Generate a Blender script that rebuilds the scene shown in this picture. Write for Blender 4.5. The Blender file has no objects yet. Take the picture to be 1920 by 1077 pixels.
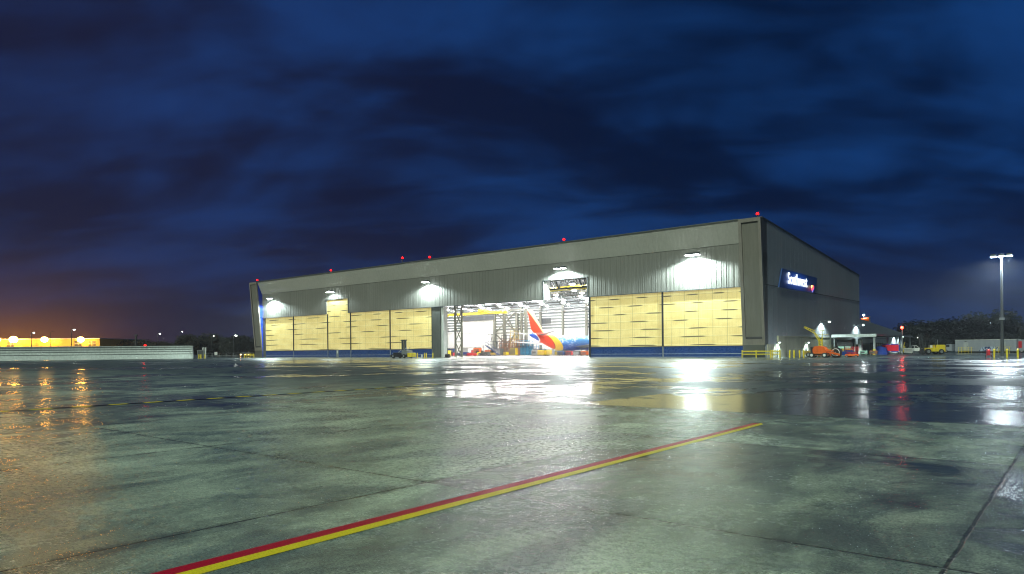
import bpy, math, random
from mathutils import Vector, Matrix
random.seed(7)
R = math.radians
scene = bpy.context.scene
COL = scene.collection
PI = math.pi

# ---------------------------------------------------------------- camera
CAM_H, FPX, ROLL = 1.76, 1305.0, R(.53)
cam = bpy.data.cameras.new("camera")
camo = bpy.data.objects.new("camera", cam)
COL.objects.link(camo)
cam.sensor_fit = 'HORIZONTAL'; cam.sensor_width = 36.0
cam.lens = FPX / 1920 * 36
cam.shift_y = (656.0 - 538.5) / 1920
cam.clip_start = .1; cam.clip_end = 6000
camo.matrix_world = Matrix.Translation((0, 0, CAM_H)) @ Matrix.Rotation(R(90), 4, 'X') @ Matrix.Rotation(-ROLL, 4, 'Z')
scene.camera = camo

def pt(u, v, D):
    """World point seen at source pixel (u, v) at distance D along +Y."""
    dx, dy = u - 960.0, 656.0 - v
    c, s = math.cos(ROLL), math.sin(ROLL)
    return Vector(((dx * c + dy * s) / FPX * D, D, CAM_H + (-dx * s + dy * c) / FPX * D))

# ---------------------------------------------------------------- world
world = bpy.data.worlds.new("World"); scene.world = world
world.use_nodes = True
nt = world.node_tree; N = nt.nodes; Lk = nt.links
N.clear()
def wn(t, **k):
    n = N.new(t)
    for a, b in k.items(): setattr(n, a, b)
    return n
def wmath(op, a, b=None, c=None, clamp=False):
    n = wn('ShaderNodeMath', operation=op, use_clamp=clamp)
    for i, x in enumerate((a, b, c)):
        if x is None: continue
        if isinstance(x, (int, float)): n.inputs[i].default_value = x
        else: Lk.new(x, n.inputs[i])
    return n.outputs[0]
def wmix(f, a, b, blend='MIX'):
    n = wn('ShaderNodeMix', data_type='RGBA', blend_type=blend)
    for s, x in ((n.inputs[0], f), (n.inputs[6], a), (n.inputs[7], b)):
        if isinstance(x, (int, float)): s.default_value = x
        elif isinstance(x, tuple): s.default_value = (*x, 1)
        else: Lk.new(x, s)
    return n.outputs[2]
def wsm(x, a, b):
    n = wn('ShaderNodeMapRange', interpolation_type='SMOOTHSTEP')
    Lk.new(x, n.inputs[0]); n.inputs[1].default_value = a; n.inputs[2].default_value = b
    return n.outputs[0]
tc = wn('ShaderNodeTexCoord')
sx = wn('ShaderNodeSeparateXYZ'); Lk.new(tc.outputs['Generated'], sx.inputs[0])
X, Y, Z = sx.outputs
zz = wmath('MAXIMUM', Z, 0.0)
den = wmath('ADD', zz, .30)
px_, py_ = wmath('DIVIDE', X, den), wmath('DIVIDE', Y, den)
cb = wn('ShaderNodeCombineXYZ'); Lk.new(px_, cb.inputs[0]); Lk.new(py_, cb.inputs[1])
def cloud(scale, rot, stretch, detail, seed, dist=0.3):
    mp = wn('ShaderNodeMapping'); Lk.new(cb.outputs[0], mp.inputs[0])
    mp.inputs['Rotation'].default_value = (0, 0, rot)
    mp.inputs['Location'].default_value = (seed, seed * .7, 0)
    mp.inputs['Scale'].default_value = (1, stretch, 1)
    nz = wn('ShaderNodeTexNoise'); Lk.new(mp.outputs[0], nz.inputs[0])
    nz.inputs['Scale'].default_value = scale; nz.inputs['Detail'].default_value = detail
    nz.inputs['Roughness'].default_value = .5; nz.inputs['Distortion'].default_value = dist
    return nz.outputs[0]
c1 = cloud(1.3, R(52), 1.45, 4, 5.1, .5)        # broad cloud masses
c2 = cloud(2.4, R(44), 2.5, 4, 8.3, .5)         # wind-drawn streaks
azim = wmath('DIVIDE', X, wmath('MAXIMUM', Y, .05))        # tan of the bearing
rgt = wsm(azim, -.75, .35)
el = wsm(Z, 0.0, .42)
base = wmix(rgt, (.015, .020, .075), (.0026, .018, .095))
top = wmix(rgt, (.006, .018, .075), (.0008, .008, .042))
skyc = wmix(el, base, top)
br = wsm(wmath('ADD', wmath('MULTIPLY', c1, .72), wmath('MULTIPLY', c2, .32)), .42, .68)
lit = wmix(rgt, (.012, .035, .140), (.0060, .046, .185))
dark = wmix(rgt, (.010, .0105, .034), (.0010, .0065, .030))
skyc = wmix(.86, skyc, wmix(br, dark, lit))
# horizon: violet band, sodium glow of the town towards the left
low = wsm(Z, .22, .0)
hz = wmix(wsm(azim, -.50, .75), (.024, .022, .052), (.016, .032, .105))
skyc = wmix(wmath('MULTIPLY', low, .55), skyc, hz)
glow = wmath('MULTIPLY', wsm(azim, -.42, -.76), wmath('POWER', wsm(Z, .20, -.02), 2.6))
skyc = wmix(wmath('MULTIPLY', glow, .8), skyc, (.13, .048, .034))
glow2 = wmath('MULTIPLY', wsm(azim, -.52, -.72), wmath('POWER', wsm(Z, .085, -.01), 2.0))
skyc = wmix(wmath('MULTIPLY', glow2, .8), skyc, (.34, .115, .025))
back = wsm(Y, .25, -.25)
skyc = wmix(back, skyc, (.02, .03, .07))
sky = wn('ShaderNodeTexSky', sky_type='NISHITA', sun_disc=False)
sky.sun_elevation = R(-6); sky.sun_rotation = R(-70)
skyc2 = wmix(.012, skyc, sky.outputs[0], 'ADD')
bg = wn('ShaderNodeBackground'); Lk.new(skyc2, bg.inputs[0]); bg.inputs[1].default_value = 1.0
wo = wn('ShaderNodeOutputWorld'); Lk.new(bg.outputs[0], wo.inputs[0])

# building frame: local x runs along the facade to the right, local y into the building
RZ = math.atan2(-.63872, .76944)
FR = Matrix.Translation((43.613, 119.61, 0)) @ Matrix.Rotation(RZ, 4, 'Z')

# ---------------------------------------------------------------- floodlit-apron light (one soft sun)
sun = bpy.data.lights.new("apron_light", 'SUN'); sun.energy = 2.6; sun.angle = R(14)
sun.color = (.84, 1.0, .80)
suno = bpy.data.objects.new("apron_light", sun); COL.objects.link(suno)
d_loc = Vector((.10, -.95, 0)); d_w = FR.to_3x3() @ d_loc; d_w.normalize()
elev = R(38)
to_sun = Vector((d_w.x * math.cos(elev), d_w.y * math.cos(elev), math.sin(elev)))
suno.matrix_world = to_sun.to_track_quat('Z', 'Y').to_matrix().to_4x4()

scene.view_settings.view_transform = 'Standard'; scene.view_settings.look = 'None'
scene.view_settings.exposure = 0; scene.view_settings.gamma = 1
scene.render.engine = 'CYCLES'
cy = scene.cycles
cy.use_denoising = True
cy.denoising_prefilter = 'ACCURATE'; cy.pixel_filter_type = 'BLACKMAN_HARRIS'; cy.filter_width = 1.05
cy.sample_clamp_indirect = 6; cy.sample_clamp_direct = 0
cy.max_bounces = 6; cy.diffuse_bounces = 3; cy.glossy_bounces = 4
cy.use_light_tree = True; cy.blur_glossy = .5
cy.caustics_reflective = False; cy.caustics_refractive = False

# ---------------------------------------------------------------- materials
MATS = {}
def newmat(name):
    m = bpy.data.materials.new(name); m.use_nodes = True
    return m, m.node_tree, m.node_tree.nodes['Principled BSDF']
def nd(t, typ, **k):
    n = t.nodes.new(typ)
    for a, b in k.items(): setattr(n, a, b)
    return n
def mth(t, op, a, b=None, c=None, clamp=False):
    n = nd(t, 'ShaderNodeMath', operation=op, use_clamp=clamp)
    for i, x in enumerate((a, b, c)):
        if x is None: continue
        if isinstance(x, (int, float)): n.inputs[i].default_value = x
        else: t.links.new(x, n.inputs[i])
    return n.outputs[0]
def mixc(t, f, a, b, blend='MIX'):
    n = nd(t, 'ShaderNodeMix', data_type='RGBA', blend_type=blend)
    for s, x in ((n.inputs[0], f), (n.inputs[6], a), (n.inputs[7], b)):
        if isinstance(x, (int, float)): s.default_value = x
        elif isinstance(x, tuple): s.default_value = (*x, 1)
        else: t.links.new(x, s)
    return n.outputs[2]
def sms(t, x, a, b, interp='SMOOTHSTEP', o0=0., o1=1.):
    n = nd(t, 'ShaderNodeMapRange', interpolation_type=interp)
    t.links.new(x, n.inputs[0]); n.inputs[1].default_value = a; n.inputs[2].default_value = b
    n.inputs[3].default_value = o0; n.inputs[4].default_value = o1
    return n.outputs[0]
def noise(t, vec, scale, detail=3, rough=.5, dist=0):
    n = nd(t, 'ShaderNodeTexNoise')
    if vec is not None: t.links.new(vec, n.inputs[0])
    n.inputs['Scale'].default_value = scale; n.inputs['Detail'].default_value = detail
    n.inputs['Roughness'].default_value = rough; n.inputs['Distortion'].default_value = dist
    return n.outputs[0]
def ocoord(t): return nd(t, 'ShaderNodeTexCoord').outputs['Object']
def mapped(t, vec, scale=(1, 1, 1), loc=(0, 0, 0)):
    m = nd(t, 'ShaderNodeMapping'); t.links.new(vec, m.inputs[0])
    m.inputs['Scale'].default_value = scale; m.inputs['Location'].default_value = loc
    return m.outputs[0]

def paint(name, col, rough=.45, metal=0., var=.18, scale=1.5, spec=.5):
    """Painted / metal surface with streaky dirt."""
    if name in MATS: return MATS[name]
    m, t, p = newmat(name)
    oc = ocoord(t)
    n1 = noise(t, mapped(t, oc, (1, 1, .25)), scale, 4, .6)
    n2 = noise(t, oc, scale * 9, 3, .6)
    f = mth(t, 'ADD', mth(t, 'MULTIPLY', n1, .7), mth(t, 'MULTIPLY', n2, .3))
    f = sms(t, f, .3, .7)
    lo = tuple(c * (1 - var) for c in col); hi = tuple(min(1, c * (1 + var)) for c in col)
    t.links.new(mixc(t, f, lo, hi), p.inputs['Base Color'])
    t.links.new(sms(t, n2, .3, .7, o0=max(.05, rough - .1), o1=min(1, rough + .1)), p.inputs['Roughness'])
    p.inputs['Metallic'].default_value = metal
    p.inputs['Specular IOR Level'].default_value = spec
    MATS[name] = m; return m
def glow_mat(name, col, strength, base=(.8, .8, .8)):
    if name in MATS: return MATS[name]
    m, t, p = newmat(name)
    p.inputs['Base Color'].default_value = (*base, 1)
    p.inputs['Emission Color'].default_value = (*col, 1)
    p.inputs['Emission Strength'].default_value = strength
    if name not in ('sodium_lens', 'high_bay_lens'): m.cycles.emission_sampling = 'NONE'
    MATS[name] = m; return m

# corrugated cladding: fine vertical ribs in bump, panel seams, faint water streaks
def cladding(name, col, axis='X', pitch=.3, rough=.42, bump=.35, var=.12, metal=.0, seam=0.):
    m, t, p = newmat(name)
    oc = ocoord(t)
    s = nd(t, 'ShaderNodeSeparateXYZ'); t.links.new(oc, s.inputs[0])
    a = s.outputs[axis]
    rib = mth(t, 'PINGPONG', a, pitch / 2)
    ribh = sms(t, rib, pitch * .12, pitch * .3)
    streak = noise(t, mapped(t, oc, (2.2, 2.2, .05)), 1.0, 4, .6)
    big = noise(t, oc, .12, 3, .5)
    f = mth(t, 'ADD', mth(t, 'MULTIPLY', streak, .6), mth(t, 'MULTIPLY', big, .4))
    f = sms(t, f, .3, .7)
    lo = tuple(c * (1 - var) for c in col); hi = tuple(min(1, c * (1 + var)) for c in col)
    c = mixc(t, f, lo, hi)
    # vertical joints between sheets
    fr = mth(t, 'FRACT', mth(t, 'DIVIDE', a, 1.0))
    j = sms(t, mth(t, 'ABSOLUTE', mth(t, 'SUBTRACT', fr, .5)), .47, .5)
    c = mixc(t, mth(t, 'MULTIPLY', j, .35), c, tuple(x * .5 for x in col))
    if seam:
        sv = mth(t, 'ABSOLUTE', mth(t, 'SUBTRACT', s.outputs['Z'], seam))
        sj = sms(t, sv, .09, .03)
        c = mixc(t, mth(t, 'MULTIPLY', sj, .6), c, (.02, .02, .02))
    t.links.new(c, p.inputs['Base Color'])
    p.inputs['Roughness'].default_value = rough; p.inputs['Metallic'].default_value = metal
    b = nd(t, 'ShaderNodeBump'); b.inputs['Strength'].default_value = bump; b.inputs['Distance'].default_value = .05
    t.links.new(ribh, b.inputs['Height']); t.links.new(b.outputs[0], p.inputs['Normal'])
    MATS[name] = m; return m

M_WALL = cladding('front_cladding', (.165, .160, .145), 'X', .9, bump=.3, rough=.55)
M_SIDE = cladding('side_cladding', (.30, .33, .36), 'Y', .6, bump=.15, seam=12.58, rough=.6)
M_FASC = cladding('fascia_cladding', (.40, .38, .35), 'X', .9, bump=.25, var=.08)
M_FIN = cladding('fin_cladding', (.16, .15, .13), 'X', .8, bump=.3)
M_FINRIM = paint('fin_rim_metal', (.20, .18, .16), .4)
M_DARKM = paint('dark_post_metal', (.018, .018, .02), .4)
M_JAMB = paint('jamb_grey', (.075, .078, .072), .5)
M_PALE = paint('pale_trim', (.55, .56, .54), .45)
M_CONC = paint('concrete_wall', (.42, .41, .31), .85, var=.15, scale=.8)
M_BLUE = paint('deep_blue_paint', (.008, .040, .18), .3, var=.12, scale=.6)
M_BLUEF = paint('bright_blue_paint', (.012, .045, .5), .35)
M_YEL = paint('yellow_paint', (.72, .56, .03), .4)
M_YELD = paint('machine_yellow', (.36, .25, .05), .5)
M_RED = paint('red_paint', (.50, .02, .03), .4)
M_ORG = paint('orange_paint', (.75, .13, .015), .35)
M_WHITE = paint('white_paint', (.75, .76, .75), .4)
M_WHITEW = paint('white_wall_paint', (.82, .82, .80), .5, var=.05)
M_GREY = paint('grey_paint', (.22, .23, .24), .45)
M_DGREY = paint('dark_grey_paint', (.05, .055, .06), .5)
M_BLACK = paint('black_plastic', (.012, .012, .014), .5)
M_RUB = paint('tyre_rubber', (.012, .012, .012), .7)
M_STEEL = paint('galvanised_steel', (.38, .40, .42), .4, metal=.6)
M_PIPE = paint('beam_primer', (.13, .13, .10), .5)
M_GREEN = paint('pale_green_paint', (.30, .50, .42), .4)
M_CYAN = paint('dock_blue', (.05, .30, .55), .4)
M_RUST = paint('rust_brown', (.24, .09, .04), .6)
M_TRAILER = paint('trailer_side', (.26, .28, .33), .5, var=.08)
M_BARK = paint('bark', (.035, .028, .02), .9)
M_GLASSD = paint('dark_glass', (.02, .025, .03), .1)
L_WHITE = glow_mat('flood_lens', (.88, 1., .97), 55)
L_BAY = glow_mat('high_bay_lens', (1., .98, .94), 290)
L_RED = glow_mat('red_beacon_glow', (1., .003, .003), 9, (.1, 0, 0))
L_SOD = glow_mat('sodium_lens', (1., .46, .06), 130)
L_SMALL = glow_mat('lamp_lens', (.80, 1., .95), 40)
L_POLE = glow_mat('mast_lens', (.78, .93, 1.), 160)
L_HEAD = glow_mat('headlight_lens', (1., .42, .12), 90)
L_SIGN = glow_mat('letter_face', (.86, .93, 1.), 1.15)

# translucent fabric of the big doors, lit from inside
def fabric():
    m, t, p = newmat('translucent_door_fabric')
    oc = ocoord(t)
    s = nd(t, 'ShaderNodeSeparateXYZ'); t.links.new(oc, s.inputs[0])
    x, z = s.outputs['X'], s.outputs['Z']
    PZ = 1.55
    zr = mth(t, 'DIVIDE', mth(t, 'SUBTRACT', z, 2.1), PZ)
    row = mth(t, 'FLOOR', mth(t, 'ADD', zr, .35))
    fr = mth(t, 'SUBTRACT', mth(t, 'ADD', zr, .35), row)
    dz = mth(t, 'SUBTRACT', fr, .5)
    # shade of sag folds painted as dark lenses, phase shifting from row to row
    cv = nd(t, 'ShaderNodeCombineXYZ')
    t.links.new(mth(t, 'MULTIPLY', x, .23), cv.inputs[0]); t.links.new(mth(t, 'MULTIPLY', row, 7.31), cv.inputs[1])
    ph = noise(t, cv.outputs[0], .9, 1, .4)
    lx = mth(t, 'DIVIDE', mth(t, 'MULTIPLY', mth(t, 'LOGARITHM', mth(t, 'ADD', 3.6, mth(t, 'MULTIPLY', mth(t, 'ABSOLUTE', x), .035)), 2.718), 2 * PI / .035), mth(t, 'ADD', 1., mth(t, 'MULTIPLY', mth(t, 'MAXIMUM', mth(t, 'SUBTRACT', 7., row), 0.), .26)))
    w = mth(t, 'SINE', mth(t, 'ADD', lx, mth(t, 'ADD', mth(t, 'MULTIPLY', row, 2.3), mth(t, 'MULTIPLY', ph, 2.5))))
    amp = sms(t, w, -.55, .9)
    wd = mth(t, 'ADD', mth(t, 'MULTIPLY', amp, .105), .004)
    off = mth(t, 'MULTIPLY', mth(t, 'SINE', mth(t, 'MULTIPLY', x, .45)), .02)
    ad = mth(t, 'ABSOLUTE', mth(t, 'SUBTRACT', dz, off))
    line = mth(t, 'SUBTRACT', 1., mth(t, 'DIVIDE', ad, wd), clamp=True)
    fold_shade = mth(t, 'MULTIPLY', mth(t, 'MULTIPLY', line, amp), 1.5, clamp=True)
    hl = mth(t, 'MULTIPLY', sms(t, mth(t, 'ABSOLUTE', mth(t, 'SUBTRACT', dz, .10)), .05, .0), .35)  # highlight above each fold painted into the colour
    # fabric seams
    fx = mth(t, 'ABSOLUTE', mth(t, 'SUBTRACT', mth(t, 'FRACT', mth(t, 'DIVIDE', x, 2.75)), .5))
    seam = mth(t, 'MULTIPLY', sms(t, fx, .020, .006), .5)
    fx2 = mth(t, 'ABSOLUTE', mth(t, 'SUBTRACT', mth(t, 'FRACT', mth(t, 'ADD', mth(t, 'DIVIDE', x, 1.37), .3)), .5))
    seam2 = mth(t, 'MULTIPLY', sms(t, fx2, .03, .01), .12)
    big = noise(t, mapped(t, oc, (1, 1, 2.5)), .22, 3, .5)
    fine = noise(t, mapped(t, oc, (3, 3, .3)), 1.2, 3, .6)
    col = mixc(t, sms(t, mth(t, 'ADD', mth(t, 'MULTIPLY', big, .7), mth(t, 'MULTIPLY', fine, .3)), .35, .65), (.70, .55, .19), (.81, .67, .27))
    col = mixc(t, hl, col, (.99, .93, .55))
    dk = mth(t, 'MAXIMUM', fold_shade, mth(t, 'MAXIMUM', seam, seam2))
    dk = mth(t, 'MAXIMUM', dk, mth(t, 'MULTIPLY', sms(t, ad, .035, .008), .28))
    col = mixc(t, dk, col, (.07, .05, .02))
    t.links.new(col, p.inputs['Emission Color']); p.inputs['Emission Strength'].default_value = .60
    t.links.new(mixc(t, .5, col, (.15, .12, .05)), p.inputs['Base Color'])
    p.inputs['Roughness'].default_value = .6
    return m
M_FAB = fabric()

# wet concrete apron, in the building's frame (x along facade, y away from camera)
def apron():
    m, t, p = newmat('wet_concrete')
    oc = ocoord(t)
    s = nd(t, 'ShaderNodeSeparateXYZ'); t.links.new(oc, s.inputs[0])
    x, y = s.outputs['X'], s.outputs['Y']
    wob = mth(t, 'MULTIPLY', mth(t, 'SUBTRACT', noise(t, oc, 1.6, 3, .6), .5), .05)
    xs = mth(t, 'DIVIDE', mth(t, 'ADD', mth(t, 'SUBTRACT', x, 36.03), wob), 5.92)
    ys = mth(t, 'DIVIDE', mth(t, 'ADD', mth(t, 'ADD', y, 113.47), wob), 6.07)
    def joint(q, w0, w1):
        f = mth(t, 'ABSOLUTE', mth(t, 'SUBTRACT', mth(t, 'FRACT', mth(t, 'ADD', q, .5)), .5))
        return sms(t, f, w1, w0)
    jx, jy = joint(xs, .0016, .0042), joint(ys, .0016, .0042)
    jn = noise(t, oc, 2.3, 3, .65)
    jraw = mth(t, 'MAXIMUM', jx, jy)
    jd = mth(t, 'MULTIPLY', jraw, sms(t, jn, .30, .52, o0=.45, o1=1.))
    ident = nd(t, 'ShaderNodeCombineXYZ')
    t.links.new(mth(t, 'FLOOR', xs), ident.inputs[0]); t.links.new(mth(t, 'FLOOR', ys), ident.inputs[1])
    wn_ = nd(t, 'ShaderNodeTexWhiteNoise', noise_dimensions='2D'); t.links.new(ident.outputs[0], wn_.inputs[0])
    slab = wn_.outputs[0]
    # wetness
    big = noise(t, oc, .055, 4, .55, .6)
    med = noise(t, mapped(t, oc, (1.15, .8, 1), (3, 8, 0)), .21, 4, .55, .4)
    sml = noise(t, oc, .75, 6, .72, .3)
    wet = mth(t, 'ADD', mth(t, 'MULTIPLY', big, .36), mth(t, 'MULTIPLY', med, .32))
    wet = mth(t, 'ADD', wet, mth(t, 'MULTIPLY', sml, .32))
    wet = mth(t, 'ADD', wet, mth(t, 'MULTIPLY', mth(t, 'SUBTRACT', slab, .5), .09))
    # beyond one slab line the apron falls and holds water; nearer on the left it has drained
    yfar = sms(t, y, -101.6, -100.9)
    gate = mth(t, 'MULTIPLY', yfar, sms(t, x, -4, 34, o0=.25, o1=1.))
    gate = mth(t, 'MULTIPLY', gate, sms(t, x, 8, 26))
    farl = mth(t, 'MULTIPLY', sms(t, y, -101, -70), .55)
    gate = mth(t, 'MAXIMUM', gate, farl)
    wet = mth(t, 'ADD', wet, mth(t, 'MULTIPLY', gate, .095))
    pud = sms(t, wet, .555, .605)
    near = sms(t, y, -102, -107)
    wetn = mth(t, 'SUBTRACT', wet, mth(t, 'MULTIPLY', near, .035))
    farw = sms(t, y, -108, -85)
    damp_far = mth(t, 'MAXIMUM', sms(t, wetn, .43, .56), mth(t, 'MULTIPLY', farw, .85))  # far term darkens the colour with distance, dry slabs too
    # colour
    c_n = noise(t, oc, .35, 5, .6, .2)
    f_n = noise(t, oc, 11, 4, .75)
    g_n = noise(t, oc, 48, 3, .8)
    streak = noise(t, mapped(t, oc, (2.2, .3, 1)), .8, 4, .6)
    v = mth(t, 'ADD', mth(t, 'MULTIPLY', c_n, .36), mth(t, 'ADD', mth(t, 'MULTIPLY', f_n, .16), mth(t, 'ADD', mth(t, 'MULTIPLY', g_n, .24), mth(t, 'MULTIPLY', streak, .24))))
    v = sms(t, v, .38, .62, 'LINEAR')
    col = mixc(t, v, (.14, .18, .145), (.55, .66, .54))
    col = mixc(t, mth(t, 'MULTIPLY', slab, .22), col, (.16, .18, .13))
    grain = sms(t, noise(t, oc, 38, 4, .85), .36, .64, 'LINEAR')
    col = mixc(t, 1., col, mixc(t, grain, (.45, .46, .48), (1.55, 1.55, 1.50)), 'MULTIPLY')
    mot = sms(t, noise(t, mapped(t, oc, (1.3, .8, 1), (9, 2, 0)), .55, 6, .7, .6), .36, .62)
    col = mixc(t, 1., col, mixc(t, mot, (.50, .53, .56), (1.28, 1.27, 1.18)), 'MULTIPLY')
    stain = sms(t, noise(t, mapped(t, oc, (1, 1, 1), (20, 5, 0)), .5, 5, .65, .8), .56, .72)
    col = mixc(t, mth(t, 'MULTIPLY', stain, .35), col, (.10, .11, .075))
    col = mixc(t, mth(t, 'MULTIPLY', damp_far, .68), col, (.030, .046, .044))
    col = mixc(t, mth(t, 'MULTIPLY', mth(t, 'MULTIPLY', farw, sms(t, sml, .38, .56, o0=.45, o1=1.)), .72), col, (.016, .022, .028))  # dark sky mirrored by the far apron put into its colour
    col = mixc(t, mth(t, 'MULTIPLY', pud, .6), col, (.02, .026, .03))
    # damp fringe along joints
    fringe = mth(t, 'MAXIMUM', joint(xs, .006, .03), joint(ys, .006, .035))
    col = mixc(t, mth(t, 'MULTIPLY', fringe, mth(t, 'MULTIPLY', sms(t, jn, .45, .6), .45)), col, (.06, .07, .05))
    col = mixc(t, mth(t, 'MULTIPLY', jd, .85), col, (.022, .022, .014))
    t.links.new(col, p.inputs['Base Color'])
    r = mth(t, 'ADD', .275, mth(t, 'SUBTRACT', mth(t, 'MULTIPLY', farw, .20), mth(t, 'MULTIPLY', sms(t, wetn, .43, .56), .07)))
    r = mth(t, 'ADD', r, mth(t, 'MULTIPLY', mth(t, 'SUBTRACT', f_n, .5), .10))
    rmix = nd(t, 'ShaderNodeMix'); t.links.new(pud, rmix.inputs[0]); t.links.new(r, rmix.inputs[2]); rmix.inputs[3].default_value = .13
    t.links.new(rmix.outputs[0], p.inputs['Roughness'])
    p.inputs['IOR'].default_value = 1.42
    t.links.new(sms(t, damp_far, 0, 1, o0=.65, o1=.85), p.inputs['Specular IOR Level'])
    h = mth(t, 'ADD', mth(t, 'MULTIPLY', g_n, .007), mth(t, 'MULTIPLY', f_n, .009))
    h = mth(t, 'MULTIPLY', h, mth(t, 'SUBTRACT', 1., mth(t, 'MULTIPLY', pud, .82)))
    h = mth(t, 'ADD', h, mth(t, 'MULTIPLY', noise(t, oc, 2.4, 3, .5), .010))
    h = mth(t, 'SUBTRACT', h, mth(t, 'MULTIPLY', jraw, .012))
    b = nd(t, 'ShaderNodeBump'); b.inputs['Strength'].default_value = 1.; b.inputs['Distance'].default_value = 1.
    t.links.new(h, b.inputs['Height']); t.links.new(b.outputs[0], p.inputs['Normal'])
    return m
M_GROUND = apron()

def line_paint(name, col, col2=None, period=0, duty=.5):
    m, t, p = newmat(name)
    oc = ocoord(t)
    g = noise(t, oc, 60, 3, .7); w = noise(t, oc, 3, 4, .6)
    c = mixc(t, sms(t, g, .3, .7), tuple(x * .78 for x in col), tuple(min(1, x * 1.12) for x in col))
    if col2:
        s = nd(t, 'ShaderNodeSeparateXYZ'); t.links.new(oc, s.inputs[0])
        q = mth(t, 'FRACT', mth(t, 'DIVIDE', s.outputs['Y'], period))
        c = mixc(t, sms(t, q, duty - .02, duty + .02), c, col2)
    chip = sms(t, mth(t, 'ADD', mth(t, 'MULTIPLY', w, .5), mth(t, 'MULTIPLY', g, .5)), .63, .68)
    c = mixc(t, mth(t, 'MULTIPLY', chip, .7), c, (.12, .12, .09))
    t.links.new(c, p.inputs['Base Color'])
    p.inputs['Roughness'].default_value = .38; p.inputs['IOR'].default_value = 1.38
    b = nd(t, 'ShaderNodeBump'); b.inputs['Strength'].default_value = 1.; b.inputs['Distance'].default_value = .006
    t.links.new(g, b.inputs['Height']); t.links.new(b.outputs[0], p.inputs['Normal'])
    return m

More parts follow.
